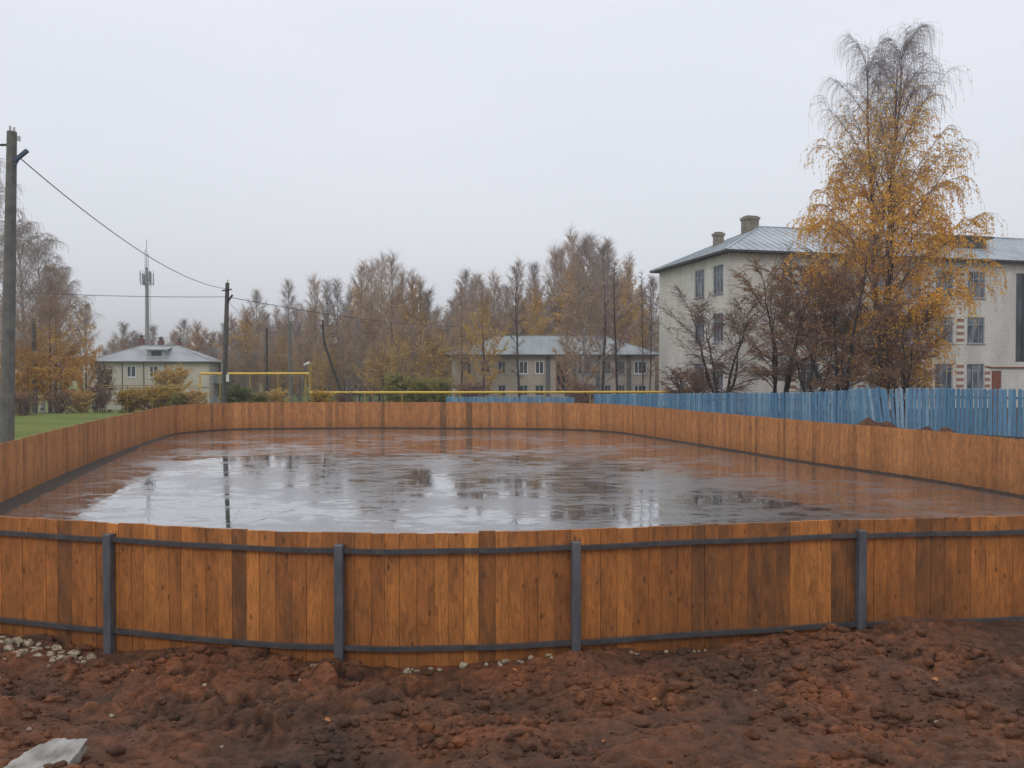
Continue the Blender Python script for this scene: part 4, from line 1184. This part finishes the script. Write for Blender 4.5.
# --- pale two storey house on the left
Z0 = -2.35
def corner_house():
    O = (-51.6, 97.8); u = (.985, .17); v = (-.17, .985); ang = math.atan2(.17, .985); LU, LV = 13.9, 9.5; ZE = 3.78
    h = thing('apartment_house', 'pale yellow two storey house with grey hipped roof on the left', 'building', (O[0], O[1], Z0))
    nf = (.17, -.985)
    P4 = lambda a, b: (O[0] + u[0] * a + v[0] * b, O[1] + u[1] * a + v[1] * b)
    mb = MB()
    fl = [(-1.55, -.25), (1.90, 3.35)]
    wc = [4.75, 7.35]
    hl = [(c - .55, c + .55, z0, z1) for c in wc for z0, z1 in fl]
    wall(mb, O, u, nf, 0, LU, Z0 - .5, ZE, hl)
    hr = [(1.0, 2.0, -2.2, -.1), (3.2, 4.3, -1.3, -.1), (3.2, 4.3, 1.7, 3.1), (1.0, 2.0, 1.2, 3.2), (6.6, 7.7, 1.7, 3.1), (6.6, 7.7, -1.3, -.1)]
    wall(mb, P4(LU, 0), v, (u[0], u[1]), 0, LV, Z0 - .5, ZE, hr)
    wall(mb, P4(0, LV), u, (-nf[0], -nf[1]), 0, LU, Z0 - .5, ZE, [])
    wall(mb, O, v, (-u[0], -u[1]), 0, LV, Z0 - .5, ZE, [])
    child(mb, 'wall', M['panelwall'], h)
    for q in hl: window(h, O, u, nf, *q, M['white_paint'], M['pane_dark'], mull=(.46,), fw=.11)
    for q in hr: window(h, P4(LU, 0), v, (u[0], u[1]), *q, M['white_paint'], M['pane_dark'], mull=(.5,), fw=.1)
    for a in (3.7, 6.2, 8.7):
        mb = MB(); c0 = P4(a, -.02); mb.box(c0[0], c0[1], (Z0 + ZE) / 2, .10, .05, ZE - Z0 - .1, ang); child(mb, 'panel_joint', M['fascia'], h)
    mb = MB(); c0 = P4(LU / 2, -.02); mb.box(c0[0], c0[1], .62, LU, .045, .07, ang); child(mb, 'panel_joint', M['fascia'], h)
    mb = MB(); hip_roof(mb, O, u, v, LU, LV, ZE + .1, 6.0, .55); rf = child(mb, 'roof', [M['roof_left'], M['fascia']], h)
    def sub(o): o.parent = rf; o.matrix_parent_inverse = Matrix.Identity(4)
    # dormer with louvred hatch
    mb = MB()
    def L3(a, b, z): p = P4(a, b); return (p[0], p[1], z)
    a0, a1 = 6.3, 8.4
    mb.hexa([L3(a0, 1.3, 4.3), L3(a1, 1.3, 4.3), L3(a1, 4.6, 4.3), L3(a0, 4.6, 4.3), L3(a0, 1.3, 5.35), L3(a1, 1.3, 5.35), L3(a1, 4.6, 5.35), L3(a0, 4.6, 5.35)])
    mb.hexa([L3(a0 - .25, 1.0, 5.3), L3(a1 + .25, 1.0, 5.3), L3(a1 + .25, 4.9, 5.75), L3(a0 - .25, 4.9, 5.75), L3(a0 - .25, 1.0, 5.4), L3(a1 + .25, 1.0, 5.4), L3(a1 + .25, 4.9, 5.88), L3(a0 - .25, 4.9, 5.88)])
    mb.hexa([L3(6.75, 1.26, 4.6), L3(7.95, 1.26, 4.6), L3(7.95, 1.299, 4.6), L3(6.75, 1.299, 4.6), L3(6.75, 1.26, 5.15), L3(7.95, 1.26, 5.15), L3(7.95, 1.299, 5.15), L3(6.75, 1.299, 5.15)], 1)
    sub(child(mb, 'dormer', [M['roof_left'], M['dark_in']], h))
    for a, b, zt, w, mt in ((4.2, 6.5, 6.9, .65, 'red_brick'), (6.4, 7.4, 6.7, .6, 'red_brick'), (8.9, 6.6, 6.5, .5, 'red_brick')):
        p = P4(a, b); o = chimney(h, p[0], p[1], 4.6, zt, w, ang, M[mt]); sub(o)
        mb = MB(); mb.tube([(p[0], p[1], zt), (p[0], p[1], zt + .3)], .2, 8); mb.tube([(p[0], p[1], zt + .3), (p[0], p[1], zt + .55)], [.45, .12], 8)
        sub(child(mb, 'chimney_cowl', M['fascia'], h))
    # balconies on the right hand side
    for zb in (-1.6, 1.15):
        mb = MB()
        for a_, b_, z0_, z1_ in ((LU + .03, LU + 1.1, zb - .12, zb),):
            mb.hexa([L3(a_, 2.8, z0_), L3(b_, 2.8, z0_), L3(b_, 8.4, z0_), L3(a_, 8.4, z0_), L3(a_, 2.8, z1_), L3(b_, 2.8, z1_), L3(b_, 8.4, z1_), L3(a_, 8.4, z1_)])
        mb.hexa([L3(LU + 1.04, 2.8, zb), L3(LU + 1.1, 2.8, zb), L3(LU + 1.1, 8.4, zb), L3(LU + 1.04, 8.4, zb), L3(LU + 1.04, 2.8, zb + .95), L3(LU + 1.1, 2.8, zb + .95), L3(LU + 1.1, 8.4, zb + .95), L3(LU + 1.04, 8.4, zb + .95)], 1)
        mb.hexa([L3(LU + .03, 2.8, zb), L3(LU + 1.03, 2.8, zb), L3(LU + 1.03, 2.86, zb), L3(LU + .03, 2.86, zb), L3(LU + .03, 2.8, zb + .95), L3(LU + 1.03, 2.8, zb + .95), L3(LU + 1.03, 2.86, zb + .95), L3(LU + .03, 2.86, zb + .95)], 1)
        for b_ in (2.9, 5.6, 8.3): mb.box(*P4(LU + 1.0, b_), (zb + zb + 2.6) / 2, .08, .08, 2.6, ang, 2)
        child(mb, 'balcony', [M['concrete'], M['grey_frame'], M['white_paint']], h)
corner_house()
# second house behind it, only its roof vents and chimneys show
def back_house():
    O = (-49.5, 124.0); u = (.985, .17); v = (-.17, .985); ang = math.atan2(.17, .985); z0 = -2.5
    h = thing('apartment_house', 'grey roofed house mostly hidden behind the pale house, with five brick chimneys', 'building', (O[0], O[1], z0))
    P4 = lambda a, b: (O[0] + u[0] * a + v[0] * b, O[1] + u[1] * a + v[1] * b)
    mb = MB(); nf = (.17, -.985)
    wall(mb, O, u, nf, 0, 7.6, z0 - .5, 5.0, [(1, 2, 2.8, 4.1), (3.2, 4.2, 2.8, 4.1), (5.4, 6.4, 2.8, 4.1)]); wall(mb, P4(7.6, 0), v, u, 0, 9, z0 - .5, 5.0, [])
    wall(mb, O, v, (-u[0], -u[1]), 0, 9, z0 - .5, 5.0, []); wall(mb, P4(0, 9), u, (-nf[0], -nf[1]), 0, 7.6, z0 - .5, 5.0, [])
    child(mb, 'wall', M['grey_frame'], h)
    for a in (1, 3.2, 5.4): window(h, O, u, nf, a, a + 1, 2.8, 4.1, M['white_paint'], M['pane_dark'], fw=.1)
    mb = MB(); hip_roof(mb, O, u, v, 7.6, 9 if False else 7.4, 5.1, 7.2, .5); rf = child(mb, 'roof', [M['roof_school'], M['fascia']], h)
    for a, zt, w in ((.5, 8.0, .9), (2.4, 7.7, .8), (3.8, 8.3, .8), (5.2, 7.8, .75), (6.4, 7.6, .7)):
        p = P4(a, 3.0); o = chimney(h, p[0], p[1], 5.2, zt, w, ang, M['red_brick']); o.parent = rf; o.matrix_parent_inverse = Matrix.Identity(4)
back_house()

# --- long tan building in the middle
def mid_house():
    d = 92.0; z0 = -2.1; zt = 4.45
    x0, x1 = PX(452, d), PX(655, d)
    O = (x0, d); u = (1.0, 0.0); v = (0.0, 1.0); nf = (0, -1); LU = x1 - x0; LV = 11.0
    h = thing('long_building', 'long two storey tan building with grey green hipped roof behind bare trees', 'building', (O[0], O[1], z0))
    mb = MB(); X_ = lambda px: PX(px, d) - x0; Zp = lambda y: PZ(y, d)
    up = [(462, 471), (480, 490), (498, 506), (519, 528), (535, 544), (577, 591), (602, 611), (616, 625), (634, 647)]
    hl = [(X_(a), X_(b), Zp(374), Zp(361)) for a, b in up] + [(X_(a), X_(b), Zp(396), Zp(385)) for a, b in up]
    ent = (X_(556), X_(571), Zp(392), Zp(361)); hl.append(ent)
    wall(mb, O, u, nf, 0, LU, z0 - .5, zt, hl)
    wall(mb, (O[0] + LU, O[1]), v, (1, 0), 0, LV, z0 - .5, zt, []); wall(mb, O, v, (-1, 0), 0, LV, z0 - .5, zt, []); wall(mb, (O[0], O[1] + LV), u, (0, 1), 0, LU, z0 - .5, zt, [])
    child(mb, 'wall', M['tanwall'], h)
    for i, q in enumerate(hl):
        if q is ent: window(h, O, u, nf, *q, M['reddoor'], M['pane_dark'], mull=(.33, .66), trans=.55, fw=.16, name='entrance', sill=False)
        else: window(h, O, u, nf, *q, M['white_paint'] if i in (8, 3, 4, 17) else M['grey_frame'], M['pane_dark'], mull=(.33, .66) if i % 9 > 4 else (.5,), fw=.11)
    for px in (548, 574, 598, 629):
        mb = MB(); mb.box(PX(px, d), d - .04, (z0 + zt) / 2, .5, .08, zt - z0, 0); child(mb, 'pilaster', M['concrete'], h)
    mb = MB(); hip_roof(mb, O, u, v, LU, LV, zt + .14, 7.0, .7, ribs=1.1); child(mb, 'roof', [M['roof_mid'], M['fascia']], h)
mid_house()

# ------------------------------------------------------------------ blue picket fences
def picket_fence(name, label, pts, pitch=.15, broken=None, hgt=1.62, seed=3):
    """pts: (x, y, ztop)"""
    r = random.Random(seed)
    f = thing(name, label, 'fence', (pts[0][0], pts[0][1], pts[0][2] - hgt))
    P = np.array(pts, float); sg_ = np.linalg.norm(np.diff(P[:, :2], axis=0), axis=1); cu = np.concatenate([[0], np.cumsum(sg_)])
    at = lambda s_: np.array([np.interp(s_, cu, P[:, k]) for k in range(3)])
    mb = MB(); s_ = 0.0
    while s_ < cu[-1]:
        p = at(s_); q = at(min(s_ + .05, cu[-1])) if s_ < cu[-1] - .06 else p + (p - at(s_ - .05)); d = (q - p)[:2]; d /= np.linalg.norm(d)
        n = np.array([d[1], -d[0]]) * (1 if d[0] > 0 and False else 1)
        if n[1] > 0: n = -n                          # towards the camera side
        w = pitch * r.uniform(.74, .86)
        hh = hgt + r.uniform(-.012, .012); lean = r.uniform(-.012, .012); tn = r.uniform(.1, .75); dz = 0
        if broken and broken[0] < s_ < broken[1]:
            k = (s_ - broken[0]) / (broken[1] - broken[0]); lean = .15 * math.sin(math.pi * min(1, k * .9)) + r.uniform(-.02, .02); dz = r.uniform(-.06, .03); tn = r.uniform(.3, .9)
        zt = p[2] + dz + r.uniform(-.012, .012); zb = zt - hh
        c = p[:2] + n * .03; tx = c + d * lean * hh
        def ring(cc, z, ww): return [(cc[0] - d[0] * ww / 2 - n[0] * .01, cc[1] - d[1] * ww / 2 - n[1] * .01, z), (cc[0] + d[0] * ww / 2 - n[0] * .01, cc[1] + d[1] * ww / 2 - n[1] * .01, z),
                                     (cc[0] + d[0] * ww / 2 + n[0] * .01, cc[1] + d[1] * ww / 2 + n[1] * .01, z), (cc[0] - d[0] * ww / 2 + n[0] * .01, cc[1] - d[1] * ww / 2 + n[1] * .01, z)]
        mb.hexa(ring(c, zb, w) + ring(tx, zt - .05, w), 0, tn)
        mb.hexa(ring(tx, zt - .05, w) + ring(tx, zt, w * .5), 0, min(1, tn + .25))
        s_ += pitch * r.uniform(.95, 1.05)
    child(mb, 'picket_panel', M['blue'], f)
    for dz in (.32, hgt - .35):
        mb = MB(); k = 0.0
        while k < cu[-1] - .01:
            a = at(k); b = at(min(k + 2.5, cu[-1])); mb.bar((a[0], a[1], a[2] - dz), (b[0], b[1], b[2] - dz), .04, .08, 0, .2); k += 2.5
        child(mb, 'rail', M['blue'], f)
    k = 0.3
    while k < cu[-1]:
        p = at(k); mb = MB(); mb.box(p[0] , p[1] + .08, p[2] - hgt / 2 - .1, .09, .09, hgt + .25, 0, 0, .15)
        child(mb, 'post', M['blue'], f); k += 2.5
picket_fence('picket_fence', 'long blue picket fence along the right side with a leaning broken stretch',
             [(24.5, 19.5, 2.2), (17.3, 27, 2.13), (13.7, 31.2, 2.10), (13.3, 31.6, 1.98), (12.4, 33, 1.86), (9.5, 38, 1.68), (4.62, 45, 1.42)], broken=(14.2, 16.0))
picket_fence('picket_fence', 'short far blue picket fence behind the middle of the rink',
             [(PX(573, 50), 50, 1.10), (PX(512, 50.5), 50.5, 1.10), (PX(446, 51), 51, 1.08)], hgt=1.5, seed=9)
# low whitewashed bench in the gap
# soil pile against the blue fence
def pile(cx, cy, rx, ry, hgt, seed, label):
    n = 40; vv = []; ff = []
    mb = MB()
    for j in range(n + 1):
        for i in range(n + 1):
            a = -1 + 2 * i / n; b = -1 + 2 * j / n; rr = math.hypot(a, b)
            x = cx + a * rx; y = cy + b * ry
            z = G(x, y) - .05 + hgt * max(0, 1 - rr ** 1.8) * (.8 + .5 * mnoise.noise((x * 1.8 + seed * 5, y * 2, 2))) + (.16 * mnoise.noise((x * 3 + seed, y * 3, 0)) + .10 * mnoise.noise((x * 8, y * 8, seed))) * max(0, 1.1 - rr)
            mb.v.append((x, y, z))
    for j in range(n):
        for i in range(n):
            k = j * (n + 1) + i; mb.face((k, k + 1, k + n + 2, k + n + 1), 0, .4)
    tag(mb.build('soil_pile', M['soil'], smooth=True), label, 'soil pile')
pile(PX(866, 29.6), 29.6, 1.7, .8, .80, 1, 'taller brown soil pile showing over the plank fence beside the leaning blue pickets')
pile(PX(915, 28.0), 28.0, 2.0, .8, .62, 2, 'lower brown soil pile showing over the plank fence right of the taller pile')

# ------------------------------------------------------------------ poles, wires, pipe, mast
def pole(name, label, px0, py_t, px1, d, r0, r1, mat, zb=None):
    """px1 = column at the base, px0 = column at the top"""
    xb, xt = PX(px1, d), PX(px0, d); z0 = G(xb, d) if zb is None else zb; zt = PZ(py_t, d)
    o = thing(name, label, 'utility pole', (xb, d, z0))
    mb = MB(); k = 6
    mb.tube([(xb + (xt - xb) * i / k, d, z0 - .4 + (zt - z0 + .4) * i / k) for i in range(k + 1)], [r0 + (r1 - r0) * i / k for i in range(k + 1)], 10)
    child(mb, 'shaft', mat, o, smooth=False)
    return o, (xt, d, zt)
p1, top1 = pole('utility_pole', 'tall concrete utility pole at the left edge with a blue bracket', 14.5, 133, 5, 22, .195, .125, M['concrete'])
x, y, z = top1
mb = MB(); mb.tube([(x - .05, y, z), (x - .05, y, z + .16)], .03, 6); mb.tube([(x + .06, y, z), (x + .06, y, z + .12)], .03, 6); child(mb, 'insulator', M['insulator'], p1)
mb = MB(); mb.bar((x + .10, y - .05, z - .80), (x + .45, y - .05, z - .52), .09, .09); mb.bar((x + .10, y - .05, z - .93), (x + .22, y - .05, z - .72), .05, .05); child(mb, 'bracket', M['bluegrey'], p1)
mb = MB(); mb.bar((x - .55, y, z - .36), (x - .1, y, z - .36), .05, .05); mb.tube([(x - .45, y, z - .36), (x - .45, y, z - .2)], .035, 6); child(mb, 'crossarm', M['dark_pole'], p1)
mb = MB(); mb.tube([(x + .19, y, z - .25), (x + .19, y, z - .12)], .04, 6); child(mb, 'insulator', M['insulator'], p1)
p2, top2 = pole('utility_pole', 'dark wooden utility pole standing behind the far left bend of the rink', 228, 283, 223, 50, .17, .12, M['pole_wood'])
x, y, z = top2
mb = MB(); mb.tube([(x + .02, y, z), (x + .02, y, z + .2)], .04, 6); child(mb, 'insulator', M['insulator'], p2)
mb = MB(); mb.bar((x - .3, y - .1, z - .5), (x + .3, y - .1, z - .42), .06, .08); mb.bar((x + .05, y - .1, z - 1.2), (x + .35, y - .1, z - .75), .08, .1); child(mb, 'crossarm', M['dark_pole'], p2)
mb = MB(); mb.box(x + .05, y - .2, PZ(378, 50), .16, .08, .45, 0); child(mb, 'notice_plate', M['white_paint'], p2)
p3, _ = pole('utility_pole', 'small pale concrete pole among the trees left of the pale house', 34.5, 318, 34.5, 57, .19, .13, M['concrete'])
p4, t4 = pole('utility_pole', 'grey concrete pole beside the bend of the yellow pipe', 290, 321, 291, 80, .19, .15, M['concrete'])
mb = MB(); mb.bar((t4[0] - .3, 80, t4[2] - .5), (t4[0] + .3, 80, t4[2] - .4), .08, .08); child(mb, 'crossarm', M['dark_pole'], p4)
p5 = thing('utility_pole', 'thin black pole leaning sharply to the left with a bent upright top', 'utility pole', (PX(344, 70), 70, G(PX(344, 70), 70)))
mb = MB(); mb.tube([(PX(346, 70), 70, PZ(412, 70)), (PX(341, 70), 70, PZ(392, 70)), (PX(325, 70), 70, PZ(345, 70)), (PX(323.3, 70), 70, PZ(334, 70)), (PX(323, 70), 70, PZ(320, 70))], [.12, .12, .10, .09, .07], 8); child(mb, 'shaft', M['dark_pole'], p5)
mb = MB(); mb.bar((PX(320.5, 70), 70, PZ(326, 70)), (PX(325.5, 70), 70, PZ(326, 70)), .06, .08); child(mb, 'crossarm', M['dark_pole'], p5)
p6, _ = pole('utility_pole', 'thin dark wooden pole under the upper yellow pipe', 267, 328, 267, 85, .13, .10, M['dark_pole'])
lamp = thing('street_lamp', 'pale slanting street lamp just left of the leaning dark strut', 'street lamp', (PX(301, 66), 66, G(PX(301, 66), 66)))
mb = MB(); mb.tube([(PX(301, 66), 66, PZ(405, 66)), (PX(302, 66), 66, PZ(388, 66)), (PX(305.5, 66), 66, PZ(365, 66))], .06, 8); child(mb, 'post', M['concrete'], lamp)
mb = MB(); mb.tube([(PX(305.5, 66) - .12, 66, PZ(365, 66)), (PX(305.5, 66) + .3, 66, PZ(363, 66))], [.08, .13], 8); child(mb, 'lamp_head', M['white_paint'], lamp)

def wire(label, a, b, sag, r):
    mb = MB(); n = 28; pts = []
    for i in range(n + 1):
        t_ = i / n; pts.append((a[0] + (b[0] - a[0]) * t_, a[1] + (b[1] - a[1]) * t_, a[2] + (b[2] - a[2]) * t_ - 4 * sag * t_ * (1 - t_)))
    mb.tube(pts, r, 6); tag(mb.build('overhead_wire', M['wire']), label, 'wire')
a1 = (top1[0] + .18, 22, PZ(158, 22)); b1 = (top2[0], 50, PZ(289, 50))
wire('thick sagging wire from the big concrete pole to the wooden pole', a1, b1, .75, .015)
wire('thin wire from the left edge of the view to the wooden pole', (-52, 62, 10.2), (top2[0], 50, PZ(297, 50)), .5, .02)
wire('thin wire running right from the wooden pole across the distant birch wood', (top2[0], 50, PZ(297, 50)), (PX(520, 112), 112, PZ(324, 112)), 1.0, .022)
wire('short wire leaving the big concrete pole towards the left edge', (top1[0] - .45, 22, top1[2] - .2), (-26, 10, 7.2), .3, .018)
# small service wire from pole two
wire('faint service wire dropping right from the wooden pole to the grey concrete pole', (top2[0], 50, PZ(300, 50)), (t4[0], 80, t4[2] - .3), 1.4, .012)

gp = thing('gas_pipe', 'yellow overhead gas pipe stepping down and running right on short supports', 'pipe', (PX(309, 60), 60, G(PX(309, 60), 60)))
d = 60.0
mb = MB(); mb.tube([(PX(200, d), d, PZ(388, d)), (PX(200, d), d, PZ(373.5, d)), (PX(309, d), d, PZ(373.5, d)), (PX(309.5, d), d, PZ(392.5, d)), (PX(660, d), d, PZ(392, d)), (PX(700, d), d, PZ(392, d))], .085, 8)
child(mb, 'pipe', M['yellow'], gp, smooth=False)
mb = MB(); mb.tube([(PX(306, d) - .1, d + .3, PZ(373, d)), (PX(306, d) - .1, d + .3, PZ(408, d))], .07, 8); child(mb, 'support', M['yellow_dull'], gp)
mb = MB(); mb.tube([(PX(309.5, d), d + .3, PZ(366, d)), (PX(309.5, d), d + .3, PZ(392, d))], .05, 8); child(mb, 'vent_pipe', M['yellow_dull'], gp)
for px in (220, 250, 278, 332, 365, 402, 460, 500, 545, 590, 635):
    mb = MB(); zt = PZ(373.5 if px < 309 else 392.5, d) - .07
    mb.tube([(PX(px, d), d, zt), (PX(px, d), d, G(PX(px, d), d) - .2)], .05, 8); mb.box(PX(px, d), d, zt - .02, .3, .12, .05)
    child(mb, 'support', M['yellow_dull'], gp)
gp2 = thing('gas_pipe', 'pair of dull yellow pipes crossing in front of the pale house', 'pipe', (PX(150, 61), 61, G(PX(150, 61), 61)))
for yy in (385.5, 387.8):
    mb = MB(); mb.tube([(PX(97, 61), 61, PZ(yy, 61)), (PX(199, 61), 61, PZ(yy, 61))], .035, 8); child(mb, 'pipe', M['yellow_dull'], gp2)
for px in (99, 127, 152, 180, 199):
    mb = MB(); mb.tube([(PX(px, 61), 61.05, PZ(385, 61)), (PX(px, 61), 61.05, G(PX(px, 61), 61) - .2)], .035, 8); child(mb, 'support', M['yellow_dull'], gp2)

d = 180.0; mx = PX(147.5, d); mast = thing('antenna_mast', 'tall grey telecom mast with ladder and antenna ring behind the pale house', 'mast', (mx, d, -2.6))
mt = noisy('grey_mast_steel', (.16, .17, .18), (.24, .25, .26), 2, .6, 0)
mb = MB(); mb.tube([(mx, d, -3), (mx, d, PZ(300, d)), (mx, d, PZ(268, d))], [.45, .38, .30], 10); child(mb, 'shaft', mt, mast)
mb = MB()
for o_ in (.55, .95):
    mb.tube([(mx + o_, d - .3, 1), (mx + o_, d - .3, PZ(284, d))], .035, 5)
for k in range(26): z_ = 2 + k * .75; mb.bar((mx + .3, d - .3, z_), (mx + .95, d - .3, z_), .05, .05)
child(mb, 'ladder', mt, mast)
mb = MB(); z_ = PZ(284, d)
for k in range(12):
    a = k * math.pi / 6; b = a + math.pi / 6; mb.bar((mx + 1.2 * math.cos(a), d + 1.2 * math.sin(a), z_), (mx + 1.2 * math.cos(b), d + 1.2 * math.sin(b), z_), .12, .1)
    if k % 2 == 0: mb.bar((mx, d, z_), (mx + 1.2 * math.cos(a), d + 1.2 * math.sin(a), z_), .1, .1)
child(mb, 'platform', mt, mast)
for k in range(6):
    a = k * math.pi / 3 + .3; cx_, cy_ = mx + 1.35 * math.cos(a), d + 1.35 * math.sin(a)
    mb = MB(); mb.box(cx_, cy_, z_ + 1.0 + (.5 if k % 2 else 0), .34, .2, 2.4, a + math.pi / 2); mb.tube([(cx_ * .999, cy_, z_ - .6), (cx_ * .999, cy_, z_ + 3)], .05, 5); child(mb, 'antenna', mt, mast)
mb = MB()
for dx, tp in ((0, 240), (-.35, 250), (.35, 254)): mb.tube([(mx + dx, d, PZ(270, d)), (mx + dx, d, PZ(tp, d))], .06, 5)
for k in range(7): z2 = PZ(268, d) + k * .55; mb.bar((mx - .35, d, z2), (mx + .35, d, z2 + .3), .05, .05)
child(mb, 'lattice_top', mt, mast)
